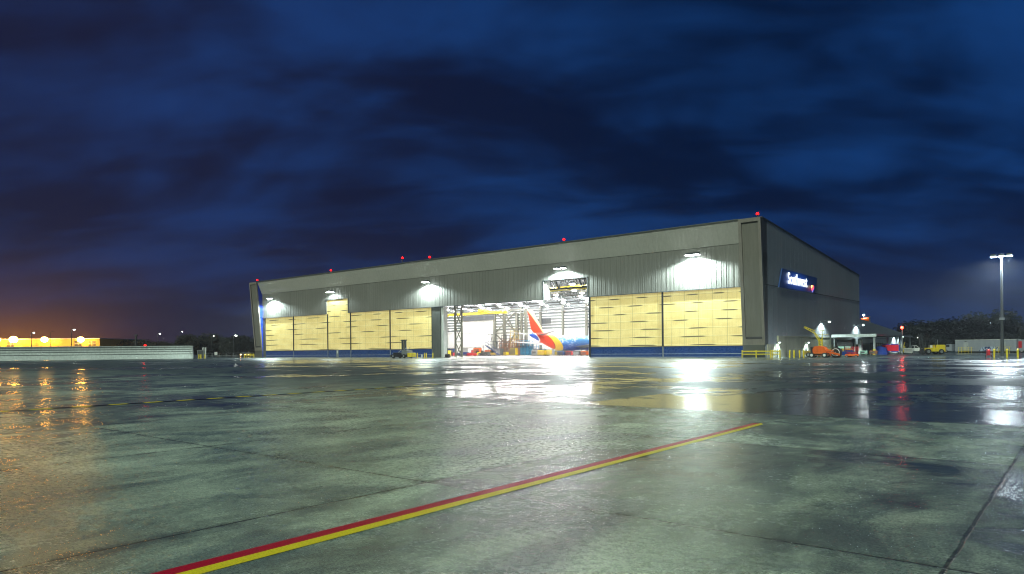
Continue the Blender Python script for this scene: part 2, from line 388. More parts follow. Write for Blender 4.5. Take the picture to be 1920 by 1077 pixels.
# ---------------------------------------------------------------- mesh helpers
class MB:
    def __init__(s): s.v = []; s.f = []
    def add(s, vs, fs):
        n = len(s.v); s.v += [tuple(x) for x in vs]; s.f += [tuple(i + n for i in f) for f in fs]; return s
    def box(s, x0, x1, y0, y1, z0, z1):
        if x0 > x1: x0, x1 = x1, x0
        if y0 > y1: y0, y1 = y1, y0
        if z0 > z1: z0, z1 = z1, z0
        return s.add([(x0,y0,z0),(x1,y0,z0),(x1,y1,z0),(x0,y1,z0),(x0,y0,z1),(x1,y0,z1),(x1,y1,z1),(x0,y1,z1)],
                     [(0,3,2,1),(4,5,6,7),(0,1,5,4),(1,2,6,5),(2,3,7,6),(3,0,4,7)])
    def cbox(s, x0, x1, y0, y1, z0, z1, c=.05):
        """box with chamfered upright and top edges"""
        if x0 > x1: x0, x1 = x1, x0
        if y0 > y1: y0, y1 = y1, y0
        def ring(i, z): return [(x0+i+c,y0+i,z),(x1-i-c,y0+i,z),(x1-i,y0+i+c,z),(x1-i,y1-i-c,z),(x1-i-c,y1-i,z),(x0+i+c,y1-i,z),(x0+i,y1-i-c,z),(x0+i,y0+i+c,z)]
        vs = ring(0, z0) + ring(0, z1 - c) + ring(c * .8, z1)
        fs = [tuple(range(7, -1, -1)), tuple(range(16, 24))]
        for k in (0, 8):
            for i in range(8): j = (i + 1) % 8; fs.append((k+i, k+j, k+8+j, k+8+i))
        return s.add(vs, fs)
    def tube(s, p0, p1, r, n=8, r2=None, cap=True):
        p0, p1 = Vector(p0), Vector(p1); r2 = r if r2 is None else r2
        d = (p1 - p0)
        if d.length < 1e-6: return s
        d.normalize(); a = d.orthogonal().normalized(); b = d.cross(a)
        vs = []
        for (q, rr) in ((p0, r), (p1, r2)):
            for i in range(n):
                w = 2 * PI * i / n; vs.append(q + a * math.cos(w) * rr + b * math.sin(w) * rr)
        fs = [(i, (i + 1) % n, n + (i + 1) % n, n + i) for i in range(n)]
        if cap: fs += [tuple(range(n - 1, -1, -1)), tuple(range(n, 2 * n))]
        return s.add(vs, fs)
    def path(s, pts, r, n=6):
        for a, b in zip(pts[:-1], pts[1:]): s.tube(a, b, r, n)
        return s
    def bar(s, p0, p1, w, h=None):
        """square bar from p0 to p1"""
        p0, p1 = Vector(p0), Vector(p1); h = w if h is None else h
        d = (p1 - p0).normalized()
        up = Vector((0, 0, 1)) if abs(d.z) < .95 else Vector((0, 1, 0))
        a = d.cross(up).normalized() * w / 2; b = a.cross(d).normalized() * h / 2
        vs = [p0-a-b, p0+a-b, p0+a+b, p0-a+b, p1-a-b, p1+a-b, p1+a+b, p1-a+b]
        return s.add(vs, [(0,3,2,1),(4,5,6,7),(0,1,5,4),(1,2,6,5),(2,3,7,6),(3,0,4,7)])
    def sphere(s, c, r, n=10, m=6, sz=1.):
        vs = [(c[0], c[1], c[2] - r * sz)]
        for j in range(1, m):
            w = -PI / 2 + PI * j / m
            for i in range(n):
                q = 2 * PI * i / n; vs.append((c[0] + r*math.cos(w)*math.cos(q), c[1] + r*math.cos(w)*math.sin(q), c[2] + r*sz*math.sin(w)))
        vs.append((c[0], c[1], c[2] + r * sz)); fs = []
        for i in range(n): fs.append((0, 1 + (i + 1) % n, 1 + i))
        for j in range(m - 2):
            for i in range(n):
                a = 1 + j*n + i; b = 1 + j*n + (i+1) % n; fs.append((a, b, b + n, a + n))
        L = len(vs) - 1; k = 1 + (m - 2) * n
        for i in range(n): fs.append((k + i, k + (i+1) % n, L))
        return s.add(vs, fs)
    def prism(s, poly, axis, a, b):
        """extrude a polygon; axis 'x': poly in (y,z); 'y': poly in (x,z); 'z': poly in (x,y)"""
        def P(q, h): return {'x': (h, q[0], q[1]), 'y': (q[0], h, q[1]), 'z': (q[0], q[1], h)}[axis]
        n = len(poly); vs = [P(q, a) for q in poly] + [P(q, b) for q in poly]
        fs = [tuple(range(n - 1, -1, -1)), tuple(range(n, 2 * n))] + [(i, (i+1) % n, n + (i+1) % n, n + i) for i in range(n)]
        return s.add(vs, fs)
    def build(s, name, mat, parent=None, smooth=False, label=None):
        me = bpy.data.meshes.new(name); me.from_pydata([tuple(v) for v in s.v], [], s.f); me.update()
        import bmesh
        bm = bmesh.new(); bm.from_mesh(me); bmesh.ops.recalc_face_normals(bm, faces=bm.faces); bm.to_mesh(me); bm.free()
        if smooth:
            me.shade_smooth()
            try: me.set_sharp_from_angle(angle=R(40))
            except Exception: pass
        if mat: me.materials.append(mat)
        o = bpy.data.objects.new(name, me); COL.objects.link(o)
        if parent: o.parent = parent
        if label: o['label'] = label
        return o

def props(o, label, cat, group=None):
    o['label'] = label; o['category'] = cat
    if group: o['group'] = group
    return o
def xf(x, y, z=0, rz=0, frame='L', s=1.):
    m = Matrix.Translation((x, y, z)) @ Matrix.Rotation(rz, 4, 'Z') @ Matrix.Scale(s, 4)
    return FR @ m if frame == 'L' else m
def thing(name, label, cat, x, y, z=0, rz=0, group=None, frame='L', s=1.):
    o = bpy.data.objects.new(name, None); COL.objects.link(o); o.empty_display_size = .2
    o.matrix_world = xf(x, y, z, rz, frame, s)
    return props(o, label, cat, group)
def solo(name, mb, mat, label, cat, x, y, z=0, rz=0, group=None, frame='L', smooth=False, s=1.):
    o = mb.build(name, mat, None, smooth); o.matrix_world = xf(x, y, z, rz, frame, s)
    return props(o, label, cat, group)
def dup(root, x, y, z=0, rz=0, label=None, group=None, frame='L', s=1.):
    def cp(o, par):
        c = o.copy(); COL.objects.link(c); c.parent = par
        for ch in [q for q in CHILD.get(o.name, [])] or list(o.children): cp(ch, c)
        return c
    r = cp(root, None); r.matrix_world = xf(x, y, z, rz, frame, s)
    if label: r['label'] = label
    if group: r['group'] = group
    return r
CHILD = {}
def light(kind, name, parent, loc, power, color, aim=None, size=R(150), blend=.5, rad=.25):
    l = bpy.data.lights.new(name, kind); l.energy = power; l.color = color
    l.shadow_soft_size = rad
    if kind == 'SPOT': l.spot_size = size; l.spot_blend = blend
    o = bpy.data.objects.new(name, l); COL.objects.link(o); o.parent = parent
    q = Vector(aim or (0, 0, -1)).to_track_quat('-Z', 'Y')
    o.matrix_local = Matrix.Translation(loc) @ q.to_matrix().to_4x4()
    return o
def wheel(parent, x, y, r, w=.3, axis='x', name='wheel', rimmat=None):
    mb = MB()
    if axis == 'x': a, b = (x - w/2, y, r), (x + w/2, y, r)
    else: a, b = (x, y - w/2, r), (x, y + w/2, r)
    A, B = Vector(a), Vector(b); d = (B - A)
    mb.tube(A + d*.12, B - d*.12, r, 16); mb.tube(A, A + d*.12, r*.88, 16, r); mb.tube(B - d*.12, B, r, 16, r*.88)
    o = mb.build(name, M_RUB, parent, True)
    rm = MB(); rm.tube(A - d*.04, A + d*.2, r*.55, 12); rm.tube(B - d*.2, B + d*.04, r*.55, 12)
    rm.build('rim', rimmat or M_STEEL, o, True)
    return o

# ================================================================ SETTING
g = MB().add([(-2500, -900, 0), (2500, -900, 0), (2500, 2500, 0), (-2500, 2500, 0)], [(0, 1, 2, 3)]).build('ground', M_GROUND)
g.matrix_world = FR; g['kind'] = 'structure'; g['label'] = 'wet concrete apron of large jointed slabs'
def marking(name, poly, mat, z=.004):
    o = MB().add([(a, b, z) for a, b in poly], [tuple(range(len(poly)))]).build(name, mat); o.matrix_world = FR; o['kind'] = 'structure'; return o
M_LY = line_paint('yellow_line_paint', (.92, .74, .008)); M_LR = line_paint('red_line_paint', (.52, .004, .018))
M_LD = line_paint('dashed_line_paint', (.90, .74, .03), (.012, .012, .01), 1.15, .5)
marking('yellow_line', [(37.46, -126), (37.226, -126+9.0), (37.375, -117.24)][:0] or [(37.60, -126), (37.09, -104.0), (36.95, -103.75), (37.42, -126)], M_LY)
marking('red_line', [(37.42, -126), (36.953, -103.8), (36.81, -103.9), (37.24, -126)], M_LR)
marking('dark_line_backing', [(16.85, -125), (16.85, -94), (17.35, -94), (17.35, -125)], paint('line_backing', (.02, .02, .02), .5))
marking('dashed_line', [(16.93, -125), (16.93, -94), (17.27, -94), (17.27, -125)], M_LD, .008)

# ================================================================ HANGAR
H = thing('aircraft_hangar', 'huge grey metal aircraft hangar with glowing yellow fabric doors, one bay open', 'hangar', 0, 0)
ZD, ZT, ZF, LEN = 12.5, 16.5, 20.1, 160.0
XL = -159.8
# front wall above the doors, with two tall notches for tail fins
w = MB()
for a, b, z in [(XL, -126.1, ZD), (-126.1, -115.9, ZT), (-115.9, -47.7, ZD), (-47.7, -36.5, ZT), (-36.5, -3.9, ZD)]:
    w.box(a, b, 0, .4, z, ZF)
# standing ribs
x = XL + .6
while x < -4.2:
    z0 = ZT if (-126.2 < x < -115.8 or -47.8 < x < -36.4) else ZD
    w.box(x - .025, x + .025, -.03, -.002, z0 + .02, ZF - .1); x += .92 if int(x * 7) % 3 else 1.38
w.build('front_wall', M_WALL, H)
# trim round the openings
tr = MB()
for a, b, z in [(XL, -126.3, ZD), (-115.7, -47.9, ZD), (-36.3, -3.9, ZD)]: tr.box(a, b, -.09, -.003, z - .12, z + .02)
for a in (-126.3, -115.9, -47.9, -36.5): tr.box(a, a + .2, -.09, -.003, ZD - .12, ZT)
for a, b in ((-126.3, -115.7), (-47.9, -36.3)): tr.box(a, b, -.095, -.003, ZT, ZT + .14)
tr.build('opening_trim', M_DGREY, H)
# canted fascia
f = MB()
f.prism([(-.10, ZF), (-1.70, 23.85), (-1.35, 23.95), (.2, ZF)], 'x', -159.85, -3.92)
f.build('fascia', M_FASC, H)
cp = MB(); cp.prism([(-1.86, 23.86), (-1.86, 24.08), (-.9, 24.12), (-.9, 23.9)], 'x', -159.85, -3.92)
cp.build('parapet_cap', M_JAMB, H)
# corner fins, wedge shaped in profile
for a, b in ((-3.9, 0.), (-164.1, -159.9)):
    F_ = MB().prism([(-.02, 2.2), (-1.78, 23.95), (-1.3, 24.05), (1.2, 24.0), (1.2, 2.2)], 'x', a, b).build('corner_fin', M_FIN, H)
    def fy(z): return -.02 - (z - 2.2) / 21.75 * 1.76
    rim = MB()
    for (xa, xb, z0, z1) in ((a, a + .55, 2.2, 23.95), (b - .45, b, 2.2, 23.95), (a + .55, b - .45, 23.3, 23.95), (a + .55, b - .45, 2.2, 3.2)):
        rim.prism([(fy(z0), z0), (fy(z1), z1), (fy(z1) - .30, z1), (fy(z0) - .30, z0)], 'x', xa, xb)
    rim.build('fin_rim', M_FINRIM, F_)
    sl = MB(); sl.prism([(fy(3.25), 3.25), (fy(3.6), 3.6), (fy(3.6) - .14, 3.6), (fy(3.25) - .28, 3.25)], 'x', a + .6, b - .5); sl.build('fin_slot', M_DARKM, F_)
    MB().box(a + .1, b - .1, -.35, 1.1, 0, 2.2).build('fin_footing', M_JAMB, H)
MB().prism([(.3, 0), (.3, 20), (-.1, 20), (-1.6, 23.6), (-.15, 5), (-.06, 2.2), (-.06, 0)], 'x', -159.88, -159.83).build('blue_return', M_BLUEF, H)
# side walls
for xs, nm in ((0, 0), (-164.1, 1)):
    e = 1 if nm == 0 else -1
    sw = MB()
    sw.prism([(.0, 0), (0.0, 2.2), (-1.78, 23.95), (-1.3, 24.08), (63.6, 19.1), (63.6, 8.5), (114.5, 5.6), (114.5, 0)], 'x', xs - .25 if e > 0 else xs, xs if e > 0 else xs + .25)
    if e > 0:
        y = 1.
        while y < 63: sw.box(xs + .002, xs + .008, y - .012, y + .012, 3.9 if y > 5.6 else 2.5, 24.0 - (y + 1.3) * .0767 - .35); y += 2.44
    sw.build('side_wall', M_SIDE, H)
sm = MB().box(.055, .09, -.0, 63.6, 12.52, 12.66); sm.build('cladding_seam_trim', M_DGREY, H)
ed = MB().prism([(-1.3, 24.09), (63.6, 19.11), (63.6, 18.85), (-1.3, 23.83)], 'x', .004, .10); ed.build('eaves_trim', M_DGREY, H)
# roof
rf = MB(); rf.prism([(-1.3, 24.07), (63.6, 19.09), (63.6, 18.7), (-1.3, 23.68)], 'x', -163.8, -.26)
rf.prism([(63.6, 8.48), (114.5, 5.58), (114.5, 5.3), (63.6, 8.2)], 'x', -163.8, -.26)
rf.build('roof', paint('roof_dark', (.03, .033, .033), .8), H)
MB().box(-163.8, -.26, 63.3, 63.6, 8.5, 18.7).box(-163.8, -.26, 114.2, 114.5, 0, 5.3).build('rear_wall', M_SIDE, H)
# concrete plinth along the side
pw = MB().box(.002, .16, .5, 5.6, 0, 2.3).box(.002, .30, 5.6, 38.4, 0, 3.65).box(.002, .36, 5.55, 38.4, 3.65, 3.8)
pw.box(.002, .16, 38.4, 114, 0, 2.3)
pw.build('plinth_wall', M_CONC, H)
for y0, off in ((4.55, .16), (20.6, .30)):
    d = MB().box(off + .002, off + .07, y0, y0 + 1., .02, 2.12).build('personnel_door', paint('door_green_grey', (.08, .10, .09), .5), H)
    MB().box(off + .071, off + .14, y0 + .82, y0 + .9, .98, 1.05).build('handle', M_STEEL, d)
    fr_ = MB().box(off + .002, off + .10, y0 - .1, y0, 0, 2.22).box(off + .002, off + .10, y0 + 1., y0 + 1.1, 0, 2.22).box(off + .002, off + .10, y0, y0 + 1., 2.12, 2.22); fr_.build('frame', M_PALE, d)

# doors
def door(x0, x1, ztop, postside, zfab=2.12):
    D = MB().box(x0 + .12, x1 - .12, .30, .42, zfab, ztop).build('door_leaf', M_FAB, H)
    kb = MB().box(x0 + .12, x1 - .12, .26, .44, .04, zfab - .04); kb.build('kick_band', M_BLUE, D)
    MB().box(x0 + .12, x1 - .12, .245, .258, .66, .72).box(x0 + .12, x1 - .12, .245, .258, .10, .14).build('pinstripe', M_PALE, D)
    MB().box(x0 + .12, x1 - .12, .22, .44, zfab - .04, zfab + .03).build('bottom_rail', M_DARKM, D)
    MB().box(x1 - .16, x1 + .16, .12, .46, zfab, ztop + .02).build('door_post', M_DARKM, D)
    MB().box(x1 - .10, x1 + .10, .16, .46, 0, zfab).build('lower_post', M_GREY, D)
    return D
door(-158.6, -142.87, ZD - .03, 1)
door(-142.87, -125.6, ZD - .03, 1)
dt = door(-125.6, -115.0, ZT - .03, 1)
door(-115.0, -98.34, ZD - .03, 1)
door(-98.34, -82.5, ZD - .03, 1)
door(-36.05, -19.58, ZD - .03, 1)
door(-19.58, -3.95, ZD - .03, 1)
MB().box(-36.2, -35.85, .10, .9, 0, ZD - .03).build('leading_post', M_DARKM, H)
pd = MB().box(-121.6, -120.6, .20, .25, .05, 2.1).build('personnel_door', M_GREY, dt)
MB().box(-121.3, -120.9, .17, .195, 1.15, 1.95).build('window', M_PALE, pd)
sp = MB().box(-126.0, -125.75, .3, .5, ZD, ZT - .2).build('notch_strip', M_FAB, H)
MB().box(-160.0, -158.7, .1, 1.2, 0, ZD - .05).build('door_jamb', M_JAMB, H)
MB().box(-82.4, -79.5, .12, 1.4, 0, ZD - .05).build('door_jamb', M_JAMB, H)
MB().box(-79.45, -78.6, .3, 1.7, 0, ZD - .05).build('jamb_edge', M_PALE, H)
MB().box(-47.75, -47.2, .42, 1.6, ZD, ZT).build('notch_edge', M_WHITEW, H)

# ---------------- interior
M_FLOORI = paint('hangar_floor', (.62, .62, .60), .25, var=.06)
MB().box(-150, -12, .9, 63.2, -.2, .012).build('hangar_floor', M_FLOORI, H)
bw = MB().box(-163.5, -.4, 62.9, 63.25, 0, 8.1); bw.build('interior_wainscot', M_WHITEW, H)
gw = MB().box(-163.5, -.4, 62.95, 63.25, 8.1, 18.4); gw.build('interior_rear_wall', paint('silver_liner', (.16, .18, .19), .5), H)
gr = MB(); z = 8.1
while z < 15.5:
    gr.box(-116, -12, 62.55, 62.94, z, z + .34); gr.box(-150, -132, 62.55, 62.94, z, z + .34); z += .95
gr.build('wall_girts', M_WHITEW, H)
# big white curtain door at the left of the rear wall
MB().box(-131.5, -116.2, 62.3, 62.85, 0, 12.2).build('rear_curtain', M_WHITEW, H)
hd = MB().box(-131.8, -115.8, 61.6, 62.5, 12.25, 13.6); hd.build('curtain_header', M_DGREY, H)
tn = MB()
for zz_ in (2.6, 7.6): tn.box(-131.4, -116.3, 62.25, 62.29, zz_, zz_ + .08)
for k in range(40): tn.box(-131.2 + k * .38, -131.06 + k * .38, 62.2, 62.29, 7.6, 7.8)
tn.build('curtain_track', M_GREY, H)
MB().box(-98.5, -92, 62.4, 62.52, 10.1, 12.0).build('wall_louvre', M_DGREY, H)
# side partition of the bay + columns with bracing
def lattice(parent, name, xa, xb, y, z0, z1, nb, mat, wd=.28):
    m_ = MB(); m_.bar((xa, y, z0), (xa, y, z1), wd * 1.7); m_.bar((xb, y, z0), (xb, y, z1), wd * 1.7)
    for i in range(nb):
        za = z0 + (z1 - z0) * i / nb; zb = z0 + (z1 - z0) * (i + 1) / nb
        m_.bar((xa, y, za), (xb, y, zb), wd * .7); m_.bar((xb, y, za), (xa, y, zb), wd * .7); m_.bar((xa, y, zb), (xb, y, zb), wd * .7)
    m_.build(name, mat, parent)
lattice(H, 'braced_column', -78.2, -76.0, 4.0, 0, 15.2, 4, M_PIPE, .22)
lattice(H, 'braced_column', -103., -94., 52., 0, 14.5, 1, M_PIPE, .45)
lattice(H, 'braced_column', -116., -106., 62.2, 0, 15., 2, M_PIPE, .5)
for x_ in (-131.7, -104, -96, -87, -78, -69, -60, -50, -40, -30):
    MB().box(x_ - .3, x_ + .3, 61.8, 62.5, 0, 16).build('wall_column', M_PIPE, H)
tb = MB()
for y in range(8, 62, 9):
    zt = 23.2 - (y) * .0767
    tb.bar((-155, y, 15.4), (-14, y, 15.4), .35); tb.bar((-155, y, zt), (-14, y, zt), .35)
    x = -155
    k = 0
    while x < -16:
        tb.bar((x, y, 15.4 if k % 2 else zt), (x + 3.2, y, zt if k % 2 else 15.4), .2); x += 3.2; k += 1
tb.build('roof_truss', paint('truss_dark', (.016, .018, .016), .7), H)
pp = MB()
for z_, y_ in ((14.55, 58), (14.9, 30), (14.2, 61.5)): pp.tube((-150, y_, z_), (-14, y_, z_), .14, 8)
for x_ in (-118, -104, -83, -62, -48): pp.tube((x_, 20, 15.2), (x_, 20, 10.), .05, 6)
pp.build('service_pipe', M_GREY, H)
cr = MB().box(-118, -40, 11.2, 12.0, 15.55, 16.25); cr.box(-118, -40, 13.6, 14.4, 15.55, 16.25); cr.box(-60, -57, 11, 14.6, 16.3, 17.0); cr.box(-90, -88, 11, 14.6, 14.2, 15.5)
cr.build('crane_girder', M_YEL, H)
cr = MB().box(-130, -98, 45, 45.7, 13.2, 13.9).box(-130, -98, 47, 47.7, 13.2, 13.9).box(-108, -105, 44.8, 48, 14, 14.6); cr.build('crane_girder', M_YEL, H)
MB().box(-150, -12, 1.2, 62.8, 19.0, 19.08)  # (not built: roof underside is the ceiling)

# high-bay lamps
bay = thing('high_bay_lamp', 'round white high-bay lamp shining under the open hangar roof', 'lamp', 0, 0, 0, 0, 'high-bay lamps under the hangar roof')
MB().tube((0, 0, 0), (0, 0, .12), .46, 14, .30).tube((0, 0, .12), (0, 0, .5), .2, 10, .14).tube((0, 0, .5), (0, 0, 1.6), .03, 6).build('housing', M_GREY, bay, True)
MB().tube((0, 0, -.42), (0, 0, -.22), .30, 8, .60).tube((0, 0, -.219), (0, 0, -.01), .60, 8, .5).build('lens', L_BAY, bay)
first = True
for j, y in enumerate((9, 15, 21.5, 29, 36.5, 44, 51.5, 58)):
    for i in range(14):
        x = -30 - i * 8.2 - (j % 2) * 2.7
        # keep the ones the open bay lets one see
        xa = -79.5 - y * 1.12; xb = -36 - y * .62
        if x < xa - 1 or x > xb + 7: continue
        z = 16.6 - y * .012
        if first: bay.matrix_world = xf(x, y, z); first = False
        else: dup(bay, x, y, z)

# ---------------------------------------------------------------- facade floodlights
def flood(x, z, label, heads=(-.7, .7), power=3800, y=0., rz=0, grp='floodlights along the hangar front', col=(.80, 1., .96), arm=1.3, sc=1.25, both=.16):
    t = thing('wall_floodlight', label, 'floodlight', x, y, z, rz, grp)
    b = MB().box(-.25*sc, .25*sc, -.12, -.01, -.3*sc, .3*sc).bar((0, -.06, 0), (0, -arm, .12), .12*sc)
    b.bar((min(heads) - .1, -arm, .12), (max(heads) + .1, -arm, .12), .1*sc); b.build('bracket', M_DGREY, t)
    for h in heads:
        hs = MB().prism([(-arm - .42*sc, .02), (-arm + .36*sc, -.02), (-arm + .30*sc, .30*sc), (-arm - .2*sc, .36*sc)], 'x', h - .34*sc, h + .34*sc).build('lamp_head', M_DGREY, t)
        MB().prism([(-arm - .46*sc, -.04), (-arm + .34*sc, -.09), (-arm + .34*sc, -.025), (-arm - .42*sc, .015)], 'x', h - .36*sc, h + .36*sc).build('lens', L_WHITE, hs)
        light('SPOT', 'flood_light', t, (h, -arm, -.25), power * 3.6, col, (0, -.10, -1), R(160), .3, both)
    return t
flood(-153.3, 18.3, 'leftmost floodlight on the hangar front near the blue-sided corner fin', (-.35, .35), 3600)
flood(-122.0, 18.5, 'dim twin floodlight above the tall narrow yellow door', (-.9, .6), 700)
flood(-83.1, 18.6, 'floodlight on the hangar front just left of the open bay', (-.4, .4), 2600)
flood(-42.3, 18.65, 'twin floodlight above the tall notch of the open bay', (-.8, .8), 3600)
flood(-12.7, 18.7, 'large bright floodlight above the rightmost yellow doors', (-.8, 0, .8), 3600)
# red obstruction lights on the parapet
for i, (x, y, z, lb) in enumerate([(-160.3, -1.4, 24.1, 'red beacon on the far left corner of the hangar roof'), (-121.6, -1.4, 24.1, 'red beacon on the parapet above the tall narrow yellow door'),
        (-91.9, -1.0, 24.95, 'red beacon raised on a short mast above the hangar parapet'), (-81.5, -1.4, 24.1, 'red beacon on the parapet above the floodlight left of the open bay'),
        (-41.2, -1.4, 24.1, 'red beacon on the parapet above the tall notch'), (-.7, -1.4, 24.1, 'red beacon on the near right corner of the hangar roof')]):
    t = thing('obstruction_light', lb, 'beacon', x, y, z, 0, 'red lights on the hangar roof edge')
    MB().tube((0, 0, -.9 if i == 2 else -.05), (0, 0, .25), .09, 8).tube((0, 0, .22), (0, 0, .30), .22, 10).build('base', M_DGREY, t)
    MB().sphere((0, 0, .48), .25, 12, 8, 1.1).build('lens', L_RED, t, True)
    light('POINT', 'beacon_light', t, (0, -.2, .6), 60, (1, .02, .01), rad=.3)

# wall lamps on the side wall
def wall_lamp(x, y, z, label, power, arm, size=R(110), grp='lamps on the hangar side wall', s=1.):
    t = thing('wall_lamp', label, 'lamp', x, y, z, R(90), grp)     # local -y now points away from the wall
    MB().box(-.12, .12, -.08, -.005, -.15, .15).bar((0, -.05, .05), (0, -arm, .16), .07).build('bracket', M_DGREY, t)
    hd_ = MB().prism([(-arm - .3*s, .0), (-arm + .2*s, .0), (-arm + .1*s, .22*s), (-arm - .2*s, .22*s)], 'x', -.22*s, .22*s).build('lamp_head', M_GREY, t)
    MB().sphere((0, -arm - .05, -.03), .11*s, 10, 6, .6).build('lens', L_SMALL, hd_, True)
    light('SPOT', 'lamp_light', t, (0, -min(arm, .75), -.1), power * (7 if arm > .6 else 9), (.80, 1., .97), (0, .1, -1), R(148) if arm > .6 else R(130), .35, .05)
    return t
wall_lamp(.16, 5.05, 2.6, 'small lamp over the side-wall door nearest the corner fin', 150, .45, R(130))
wall_lamp(.30, 21.1, 2.6, 'small lamp over the second side-wall door behind the yellow posts', 150, .45, R(130))
wall_lamp(.05, 32.3, 6.9, 'lamp on an arm high on the side wall left of the canopy', 420, 1.5, R(75), s=1.6)
wall_lamp(.05, 60.2, 6.85, 'lamp on an arm high on the side wall above the canopy', 420, 1.5, R(75), s=1.6)
wall_lamp(.05, 101.8, 4.5, 'left one of two lamps on the low rear wall beyond the canopy', 320, .9, R(80), s=1.4)
wall_lamp(.05, 108.9, 4.5, 'right one of two lamps on the low rear wall beyond the canopy', 320, .9, R(80), s=1.4)

# ---------------------------------------------------------------- lit sign on the side wall
S_ = thing('lit_sign', 'tilted dark blue sign reading Southwest in glowing white letters with a striped heart', 'sign', .1, 17.2, 14.15)
def ppanel(name, pts, x0, x1, mat, par): return MB().prism(pts, 'x', x0, x1).build(name, mat, par)
def sign_face():
    m, t, p = newmat('sign_panel_blue')
    oc = ocoord(t)
    s = nd(t, 'ShaderNodeSeparateXYZ'); t.links.new(oc, s.inputs[0])
    fy_ = mth(t, 'ABSOLUTE', mth(t, 'SUBTRACT', mth(t, 'FRACT', mth(t, 'DIVIDE', s.outputs['Y'], 1.6)), .5))
    fz_ = mth(t, 'ABSOLUTE', mth(t, 'SUBTRACT', mth(t, 'FRACT', mth(t, 'DIVIDE', s.outputs['Z'], 1.12)), .5))
    j = mth(t, 'MAXIMUM', sms(t, fy_, .03, .01), sms(t, fz_, .05, .02))
    c = mixc(t, mth(t, 'MULTIPLY', j, .5), (.01, .05, .18), (.05, .09, .16))
    t.links.new(c, p.inputs['Base Color']); p.inputs['Roughness'].default_value = .35
    p.inputs['Emission Color'].default_value = (.01, .14, 1., 1)
    rr2 = nd(t, 'ShaderNodeVectorMath', operation='LENGTH'); t.links.new(mapped(t, oc, (0, .13, .55), (0, .18, 0)), rr2.inputs[0])
    t.links.new(sms(t, rr2.outputs['Value'], 1.25, .2, o0=.012, o1=.30), p.inputs['Emission Strength'])  # blue halo round the letters put in as panel emission, strongest mid-panel
    return m
PANEL = [(-9.5, 1.78), (11.4, 1.58), (9.55, -1.58), (-11.3, -1.70)]
ppanel('panel', PANEL, .02, .28, sign_face(), S_)
def text_obj(body, size, mat, par, name, loc, extr, xs=1., offset=0., sp=1.):
    cu = bpy.data.curves.new(name + '_curve', 'FONT'); cu.body = body; cu.size = size; cu.extrude = extr; cu.offset = offset
    cu.align_x = 'CENTER'; cu.align_y = 'CENTER'; cu.space_character = sp; cu.resolution_u = 4
    tmp = bpy.data.objects.new(name + '_tmp', cu); COL.objects.link(tmp)
    dg = bpy.context.evaluated_depsgraph_get(); dg.update()
    me = bpy.data.meshes.new_from_object(tmp.evaluated_get(dg)); me.name = name
    bpy.data.objects.remove(tmp); me.materials.clear(); me.materials.append(mat)
    o = bpy.data.objects.new(name, me); COL.objects.link(o); o.parent = par
    # text x -> +y of the wall, text y -> +z, facing +x
    M = Matrix(((0, 0, 1, 0), (xs, 0, 0, 0), (0, 1, 0, 0), (0, 0, 0, 1)))
    me.transform(M); o.location = loc
    return o
text_obj('Southwest', 3.0, L_SIGN, S_, 'lettering', (.42, -1.4, .15), .06, .90, .02, .98)
def heart(k, ox):
    pts = []
    for i in range(28):
        a = 2 * PI * i / 28
        hx = 16 * math.sin(a) ** 3; hy = 13 * math.cos(a) - 5 * math.cos(2*a) - 2 * math.cos(3*a) - math.cos(4*a)
        pts.append((hx * k, hy * k))
    return pts
hp = heart(.048, 0)
def clip(poly, f):
    out = []
    for i in range(len(poly)):
        a, b = poly[i], poly[(i + 1) % len(poly)]; fa, fb = f(a), f(b)
        if fa >= 0: out.append(a)
        if fa * fb < 0:
            t = fa / (fa - fb); out.append((a[0] + (b[0] - a[0]) * t, a[1] + (b[1] - a[1]) * t))
    return out
for lo_, hi_, nm_, cm in ((-9, -.35, 'blue_stripe', glow_mat('heart_blue', (.01, .05, 1.), 1.2)), (-.35, .35, 'red_stripe', glow_mat('heart_red', (1., .03, .08), 1.4)), (.35, 9, 'yellow_stripe', glow_mat('heart_yellow', (1., .55, .05), 2.))):
    q = clip(hp, lambda p: (p[0] * -.55 + p[1] * .83) - lo_); q = clip(q, lambda p: hi_ - (p[0] * -.55 + p[1] * .83))
    if len(q) > 2: ppanel('heart_' + nm_, [(a + 7.2, b - .75) for a, b in q], .45, .62, cm, S_)

# ---------------------------------------------------------------- canopy beside the side wall
K = thing('loading_canopy', 'flat white-edged canopy on steel posts against the hangar side wall', 'canopy', 0, 38.4)
MB().box(.4, 8.9, 0, 38, 4.05, 4.18).build('canopy_deck', M_DGREY, K)
MB().box(.35, 9.05, -.15, -.02, 3.75, 4.35).build('front_fascia', paint('canopy_white', (.62, .68, .70), .4), K)
MB().box(8.92, 9.06, -.02, 38, 3.95, 4.30).build('side_fascia', M_GREY, K)
for (a, b) in ((8.6, .3), (8.6, 12.5), (8.6, 25), (8.6, 37), (.8, .3)):
    c_ = MB().box(a - .2, a + .2, b - .2, b + .2, 0, 4.04) if a > 1 else MB().box(a - .08, a + .08, b - .08, b + .08, 0, 4.04)
    c_.build('post', paint('post_grey', (.30, .34, .36), .4), K)
MB().box(8.33, 8.87, .03, .57, 0, 1.15).build('post_guard', M_YEL, K)
rl = MB().bar((2.2, 14, 3.5), (8.4, 14, 3.5), .06).bar((2.2, 14, 2.4), (8.4, 14, 2.4), .06); rl.build('pipe_rail', M_DGREY, K)

